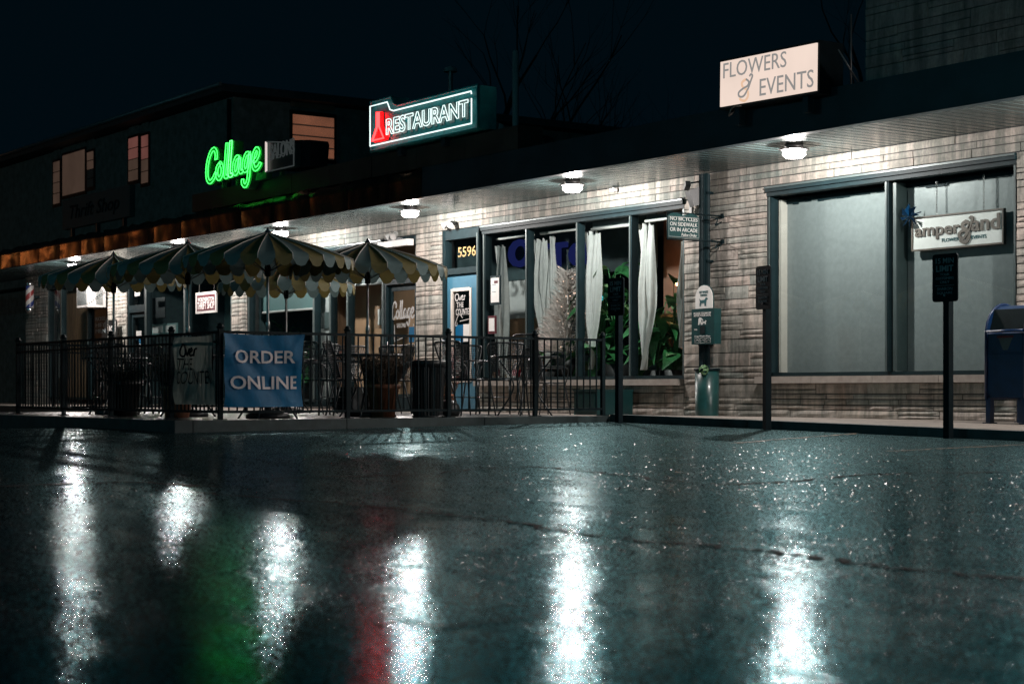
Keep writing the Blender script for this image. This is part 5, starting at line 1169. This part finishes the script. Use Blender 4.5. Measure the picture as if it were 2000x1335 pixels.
t, P, U, N = banner('order_banner', 'blue vinyl banner reading Order Online tied to the corner of the fence', (xb, FY0+.02, FH-.03-.775), (0,1,0), .94, .775, 'blueb', seed=1)
on_banner(t, P, U, N, 'ORDER', .12, .87, .605, .785, 'bannert', .018); on_banner(t, P, U, N, 'ONLINE', .06, .93, .245, .43, 'bannert', .018)
mb = MB()
for u, v in ((.02,.98),(.98,.98),(.02,.03),(.98,.03)): p = P(u, v); mb.tube([p, p+N*-.05+Vector((0,0,.03 if v > .5 else -.02))], .004, 5)
mb.build('tie', M['pole'], t, world=False)
t, P, U, N = banner('counter_banner', 'grey green banner reading Over the Counter on the front rail of the fence', (FX1-1.02, FY0-.05, FH-.04-.74), (1,0,0), .98, .74, 'greyb', seed=2)
on_banner(t, P, U, N, 'COUNTER', .14, .98, .30, .49, 'darkprint', .0); on_banner(t, P, U, N, 'THE', .14, .50, .51, .68, 'darkprint', .0)
for st in OVER:
    q = smooth_path([(x, y, 0) for x, y in st], 5); MB().tube([P(.14+.44*p.x, .69+.22*p.y)+N*.018 for p in q], .011, 4).build('lettering', M['darkprint'], t, world=False)

# ------------------------------------------------------------------ umbrellas
NPAN = 32; RAD = .93
def panel_mesh(name, m):
    a = PI/NPAN; prof = [(.035, 2.035), (.12, 2.005), (.30, 1.955), (.55, 1.885), (.78, 1.805), (RAD, 1.745)]; vs = []; nx = 4
    for r, z in prof:
        for i in range(nx+1):
            s = -1+2*i/nx; sag = .016*(r/RAD)*(1-s*s); vs.append((r*math.cos(a*s), r*math.sin(a*s), z-sag))
    n = nx+1; fs = [(j*n+i, j*n+i+1, (j+1)*n+i+1, (j+1)*n+i) for j in range(len(prof)-1) for i in range(nx)]
    b = len(vs); L = len(prof)-1; base = [L*n+i for i in range(n)]
    for j in (1, 2, 3):
        for i in range(n):
            s = -1+2*i/nx; lim = .045+.068*math.sqrt(max(0, 1-s*s)); r = RAD+.012*j/3; vs.append((r*math.cos(a*s), r*math.sin(a*s), vs[base[i]][2]-lim*j/3))
    rows = [base]+[[b+j*n+i for i in range(n)] for j in range(3)]
    for j in range(3): fs += [(rows[j][i], rows[j][i+1], rows[j+1][i+1], rows[j+1][i]) for i in range(nx)]
    me = MB().add(vs, fs, smooth=True).mesh(name); me.materials.append(m); return me
pan = [panel_mesh('canopy_panel', M['yellow']), panel_mesh('canopy_panel', M['pale'])]
pip = MB(); pip.tube([(.035,0,2.038),(.12,0,2.009),(.30,0,1.959),(.55,0,1.889),(.78,0,1.809),(RAD+.002,0,1.75),(RAD+.012,0,1.69)], .0055, 5)
pip = pip.mesh('piping'); pip.materials.append(M['cream'])
rib = MB(); rib.tube([(.03,0,2.0),(RAD-.01,0,1.725)], .006, 5); rib.tube([(.03,0,1.62),(.48,0,1.86)], .005, 5); rib = rib.mesh('rib'); rib.materials.append(M['pole'])
def make_umbrella(lab, x, y, rz):
    t = thing('patio_umbrella', lab, 'umbrella', (x, y, 0), rz, 'striped umbrellas on the patio'); WL[t.name] = Vector((0,0,0))
    MB().lathe([(.016,.02),(.016,2.04)], (0,0,0), 10).build('pole', M['pole'], t, world=False)
    MB().lathe([(.03,1.56),(.034,1.60),(.034,1.66),(.02,1.70)], (0,0,0), 12).build('runner', M['black'], t, world=False)
    MB().lathe([(.02,.98),(.026,1.0),(.026,1.05),(.02,1.07)], (0,0,0), 10).build('joint', M['pole'], t, world=False)
    MB().lathe([(.045,2.03),(.03,2.055),(.012,2.08),(0,2.10)], (0,0,0), 12).build('finial', M['chrome'], t, world=False)
    MB().lathe([(.0,0),(.24,0),(.24,.04),(.20,.075),(.04,.09),(.03,.25),(.0,.25)], (0,0,0), 24).build('base', M['blackp'], t, world=False)
    for k in range(NPAN): inst('canopy_panel', pan[k % 2], t, rot=(0,0,2*PI*k/NPAN))
    for k in range(16): inst('piping', pip, t, rot=(0,0,2*PI*(k*2+.5)/NPAN))
    for k in range(8): inst('rib', rib, t, rot=(0,0,2*PI*(k*4+.5)/NPAN))
    return t
UMB = [(-17.15, -6.60, 'yellow and white striped umbrella in front, above the blue banner', .1), (-19.0, -6.72, 'striped umbrella between the front one and the leftmost one', .03),
       (-21.15, -6.80, 'striped umbrella at the left end nearest the barber pole', .06), (-17.7, -5.06, 'striped umbrella at the right end, beside the stone pier by the blue door', .0), (-21.0, -4.25, 'striped umbrella at the back, partly hidden under the front one', .08)]
def pole_xy(px, D):       # keep the depth, follow the pole's column
    r = (px-1000)/F; t = (CA*D - r*SA*D)/(SA + r*CA); return -t, D-CD
for (x, y, lab, rz), (px, D) in zip(UMB, ((523, 8.83), (367, 8.75), (222, 8.72), (718, 10.4), (559, 11.2))):
    X, Y = pole_xy(px, D); make_umbrella(lab, X, Y, rz)
UXY = [pole_xy(px, D) for px, D in ((523, 8.83), (367, 8.75), (222, 8.72), (718, 10.4), (559, 11.2))]

# ------------------------------------------------------------------ tables and chairs
def make_table(lab, x, y, hole=True):
    t = thing('patio_table', lab, 'table', (x, y, 0), 0, 'round mesh tables on the patio'); WL[t.name] = Vector((0,0,0))
    mb = MB(); R = .42; n = 15
    for i in range(-n//2, n//2+2):
        u = i*R*2/(n+1); 
        if abs(u) < R: h = math.sqrt(R*R-u*u); mb.box(u-.004, u+.004, -h, h, .716, .722); mb.box(-h, h, u-.004, u+.004, .7225, .728)
    mb.build('mesh_top', M['chairm'], t, world=False)
    MB().tube([(R*math.cos(2*PI*k/32), R*math.sin(2*PI*k/32), .72) for k in range(32)], .014, 6, closed=True).build('rim', M['chairm'], t, world=False)
    for k in range(4): a = PI/4+k*PI/2; c, s_ = math.cos(a), math.sin(a); MB().tube(smooth_path([(.34*c,.34*s_,.71),(.16*c,.16*s_,.45),(.16*c,.16*s_,.28),(.34*c,.34*s_,.0)], 4), .011, 6).build('leg', M['chairm'], t, world=False)
    return t
TL = ['round mesh table under the front umbrella behind the blue banner', 'round mesh table under the second umbrella from the left', 'round mesh table under the leftmost umbrella', 'round mesh table under the umbrella beside the stone pier', 'round mesh table under the back umbrella', 'round mesh table without umbrella at the fence end near the curtains']
TXY = UXY + [(-17.45, -2.95)]
for (x, y), lab in zip(TXY, TL): make_table(lab, x, y)
def make_chair():
    t = thing('patio_chair', '', 'chair', (0,0,0), 0, 'black mesh chairs on the patio')
    # seat faces +y, back at -y
    s = MB(); 
    for i in range(13): u = -.20+.40*i/12; s.box(u-.003, u+.003, -.20, .22, .438, .443)
    for i in range(13): v = -.20+.42*i/12; s.box(-.20, .20, v-.003, v+.003, .4435, .448)
    s.build('mesh_seat', M['chairm'], t, world=False)
    MB().tube([(-.21,.20,.443),(-.17,.235,.443),(.17,.235,.443),(.21,.20,.443),(.20,-.20,.443),(-.20,-.20,.443)], .011, 6, closed=True).build('seat_rim', M['chairm'], t, world=False)
    b = MB()
    def bp(u, v): return Vector((u*(.17+.07*v), -.20-.13*v, .47+.42*v))
    for i in range(15): u = -1+2*i/14; b.tube([bp(u, v/4) for v in range(5)], .0042, 4, cap=False)
    for j in range(18): v = j/17; b.tube([bp(-1, v), bp(0, v)+Vector((0,-.025,0)), bp(1, v)], .0042, 4, cap=False)
    b.build('mesh_back', M['chairm'], t, world=False)
    MB().tube(smooth_path([bp(-1,0), bp(-1,.5), bp(-1,.9), bp(-.85,1.03), bp(0,1.05), bp(.85,1.03), bp(1,.9), bp(1,.5), bp(1,0)], 3), .012, 6).build('back_frame', M['chairm'], t, world=False)
    for sx in (-1, 1):
        MB().tube([(sx*.20,.20,.44),(sx*.23,.27,.0)], .010, 6).build('leg', M['chairm'], t, world=False)
        MB().tube([(sx*.19,-.19,.45),(sx*.22,-.30,.0)], .010, 6).build('leg', M['chairm'], t, world=False)
        MB().tube(smooth_path([bp(sx,.50), (sx*.27,-.12,.67), (sx*.28,.12,.66), (sx*.25,.21,.60), (sx*.215,.20,.45)], 4), .010, 6).build('armrest', M['chairm'], t, world=False)
    MB().tube([(-.215,.23,.22),(.215,.23,.22)], .007, 5).build('stretcher', M['chairm'], t, world=False)
    return t
ch0 = make_chair()
def pos(px, py, z=0.0):        # a patio point from the pixel of its contact
    q = (CAMZ-z)*F/(py-YH); r = (px-1000)/F*q; return SA*r-CA*q, CA*r+SA*q-CD
CH = [  # px, py of the middle of the feet, facing angle, label
    (152, 806, 2.6, 'black mesh chair at the left end behind the dark planter'), (247, 808, .5, 'black mesh chair turned edge-on right of the dark planter'),
    (283, 806, -1.2, 'black mesh chair behind the thrift shop side of the fence'), (636, 810, .2, 'black mesh chair just right of the blue banner'),
    (690, 811, -.3, 'black mesh chair left of the tall middle fence post'), (752, 808, 2.9, 'black mesh chair behind the dry planter'),
    (668, 806, 1.5, 'black mesh chair edge-on between the blue banner and the middle post'), (912, 811, .15, 'black mesh chair with its back to us in front of the blue door'),
    (1000, 807, -2.2, 'black mesh chair left of the table near the curtains'), (1108, 808, 1.25, 'grey backed mesh chair at the right end of the fence'),
    (1050, 805, 2.7, 'black mesh chair behind the table near the curtains'), (605, 808, 2.2, 'black mesh chair partly behind the right edge of the blue banner'),
    (780, 806, .9, 'black mesh chair between the dry planter and the black bin'), (330, 807, 2.3, 'black mesh chair behind the terracotta planter on the left')]
first = True
for px, py, rz, lab in CH:
    x, y = pos(px, py); o = ch0 if first else copy_tree(ch0); first = False
    y = max(min(y, -2.75), -7.05); x = max(min(x, -16.95), -21.75)
    o.location = (x, y, 0); o.rotation_euler = (0, 0, rz); o['label'] = lab
o = copy_tree(ch0); o.location = (-19.55, -1.1, -.03); o.rotation_euler = (0,0,.1); o['label'] = 'lower black mesh chair of the stack by the restaurant window'
o = copy_tree(ch0); o.location = (-19.55, -1.15, .17); o.rotation_euler = (0,0,.1); o['label'] = 'upper black mesh chair of the stack by the restaurant window'

# ------------------------------------------------------------------ planters and bins
def brush(mb, r0, r1, h, n, seed, rad=.0035, lean=.5):
    rnd = random.Random(seed)
    for k in range(n):
        a = rnd.uniform(0, 2*PI); b = r0*math.sqrt(rnd.random()); p = Vector((b*math.cos(a), b*math.sin(a), 0)); d = Vector((math.cos(a)*lean*rnd.random(), math.sin(a)*lean*rnd.random(), 1)).normalized(); l = h*rnd.uniform(.5, 1.1)
        q = p+d*l*.55; e = q+(d+Vector((rnd.uniform(-.5,.5), rnd.uniform(-.5,.5), -.1)))*l*.45
        mb.tube([p, q, e], [rad, rad*.8, rad*.3], 3, cap=False)
        for j in range(3):
            s = q+(e-q)*rnd.random(); u = Vector((rnd.uniform(-1,1), rnd.uniform(-1,1), rnd.uniform(-.2,1))).normalized()*.05; v = u.orthogonal().normalized()*.010
            mb.add([s-v, s+u, s+v], [(0,1,2)])
def planter(lab, px, py, R, H, pm, plant, ph, n, seed, r1=None, bottom=.7):
    x, y = pos(px, py); x = max(x, -21.8); y = max(y, -7.2); t = thing('planter', lab, 'planter', (x, y, 0), 0, 'planters on the patio'); WL[t.name] = Vector((0,0,0))
    MB().lathe([(0,0),(R*bottom,0),(R*.95,H*.86),(R*1.06,H*.87),(R*1.08,H),(R*.95,H),(R*.92,H-.05),(0,H-.05)], (0,0,0), 28).build('pot', M[pm], t, world=False)
    mb = MB(); brush(mb, R*.85, r1 or R*1.3, ph, n, seed); mb.v = [(a, b, c+H-.06) for a, b, c in mb.v]; o = mb.build('foliage', M[plant], t, world=False, fix=False); o['kind'] = 'stuff'
planter('dark round planter with a leafy plant at the left of the fence', 180, 813, .20, .42, 'darkpot', 'leafd', .22, 200, 41)
planter('terracotta planter with a tall dark bush left of the grey green banner', 346, 815, .19, .36, 'terracotta', 'leafd', .46, 420, 42)
planter('terracotta planter with dry brush behind the middle fence post', 748, 814, .195, .38, 'terracotta', 'dry', .42, 420, 43)
planter('small terracotta pot with pink flowers right of the black bin', 874, 806, .10, .26, 'terracotta', 'dry', .30, 120, 44)
o = [c for c in col.objects if c.name.startswith('planter')][-1]; mb = MB(); rnd = random.Random(5)
for k in range(26): mb.obox((rnd.uniform(-.11,.11), rnd.uniform(-.11,.11), .30+rnd.uniform(.05,.24)), .018, .018, .014)
mb.build('flowers', M['petal'], o, world=False)['kind'] = 'stuff'
x, y = pos(836, 814); t = thing('trash_bin', 'black ribbed trash bin behind the fence right of the dry planter', 'trash can', (x, y, 0))
pr = []; n = 56
for k in range(n): r = .19 if k % 2 else .178; a = 2*PI*k/n; pr.append((r*math.cos(a), r*math.sin(a)))
mb = MB(); mb.v = [(a*s_, b*s_, z) for z, s_ in ((0,.9),(.58,1.02)) for a, b in pr]; mb.f = [[k, (k+1)%n, n+(k+1)%n, n+k] for k in range(n)]; mb.mi = [0]*n; mb.sm = [False]*n; mb.build('bin_body', M['blackp'], t, world=False)
MB().lathe([(.185,.58),(.212,.585),(.215,.64),(.20,.66),(.19,.64),(.17,.10),(0,.08)], (0,0,0), 32).build('bin_rim', M['blackp'], t, world=False)
MB().lathe([(.0,.02),(.19,.02),(.19,.0)], (0,0,0), 24).build('bin_base', M['blackp'], t, world=False)
x, y = pos(876, 812); t = thing('weight_bag', 'black rounded weight bag on the ground at the foot of the black bin', 'weight bag', (x, y, 0))
MB().lathe([(0,0),(.12,.0),(.15,.05),(.13,.13),(.07,.19),(0,.20)], (0,0,0), 20).build('bag_body', M['bag'], t, world=False); MB().tube(smooth_path([(-.05,0,.19),(0,0,.25),(.05,0,.19)], 4), .010, 6).build('bag_handle', M['bag'], t, world=False)
xa, xb2 = X_of(1121, -.75), X_of(1166, -.75); t = thing('storage_box', 'dark teal storage box on the pavement under the restaurant window', 'box', (0,0,0))
h = Z_of(1143, 761, -.75); bx('box_body', M['teal'], t, xa, xb2, -.75, -.12, -.035, h-.02); bx('box_lid', M['teal'], t, xa-.01, xb2+.01, -.76, -.11, h-.018, h+.005); bx('front_panel', M['teal'], t, xa+.04, xb2-.04, -.757, -.751, .02, h-.05)
x, y = X_of(30, -6.2), -6.2
t = thing('mesh_crate', 'dark slatted crate behind the far left corner of the fence', 'crate', (-21.2, -3.2, 0)); 
for k in range(7): bx('slat', M['black'], t, -.28, .28, -.2, -.19, .02+k*.05, .055+k*.05, world=False)
MB().box(-.28,.28,-.18,.2,.0,.36).build('crate_body', M['blackp'], t, world=False)

# car-park lamps that stand outside the picture (the sodium glow shows in the copper edge and in the shop glass; the bluish pair is added as fill light)
def street_lamp(lab, x, y, h, rz, m, s_=1.0):
    t = thing('street_lamp', lab, 'street lamp', (x, y, road_z(x, y)), rz, 'car park lamps')
    MB().lathe([(.10,0),(.06,h-.3)], (0,0,0), 12).build('pole', M['fixture'], t, world=False)
    MB().tube(smooth_path([(0,0,h-.4),(0,.3,h),(0,1.0,h+.05)], 5), .035, 8).build('arm', M['fixture'], t, world=False)
    mb = MB(); mb.obox((0,1.25,h+.02), .30*s_, .62*s_, .14); mb.build('lamp_head', M['fixture'], t, world=False)
    mb = MB(); mb.lathe([(.14*s_,-.06),(.13*s_,-.13),(.08*s_,-.18),(0,-.20)], (0,1.25,h+.01), 16); mb.build('lens', m, t, world=False)
street_lamp('sodium street lamp far out in the car park on the left', -72.0, -13.0, 5.6, 0, emit('sodium_lens', (1.0,.40,.11), 330, sampled=True), 1.6)
street_lamp('added bluish fill lamp on a post behind the camera on the right', 4.0, -36.0, 8.5, 0, emit('fill_lens', (.20,.82,1.0), 1900, sampled=True), 1.6)
street_lamp('added bluish fill lamp on a post behind the camera on the left', -34.0, -42.0, 8.5, 0, emit('fill_lens', (.20,.82,1.0), 1100, sampled=True), 1.6)

bpy.data.scenes.remove(_tmp)
for o in list(col.objects):
    if 'label' in o.keys() and not o['label']: del o['label']
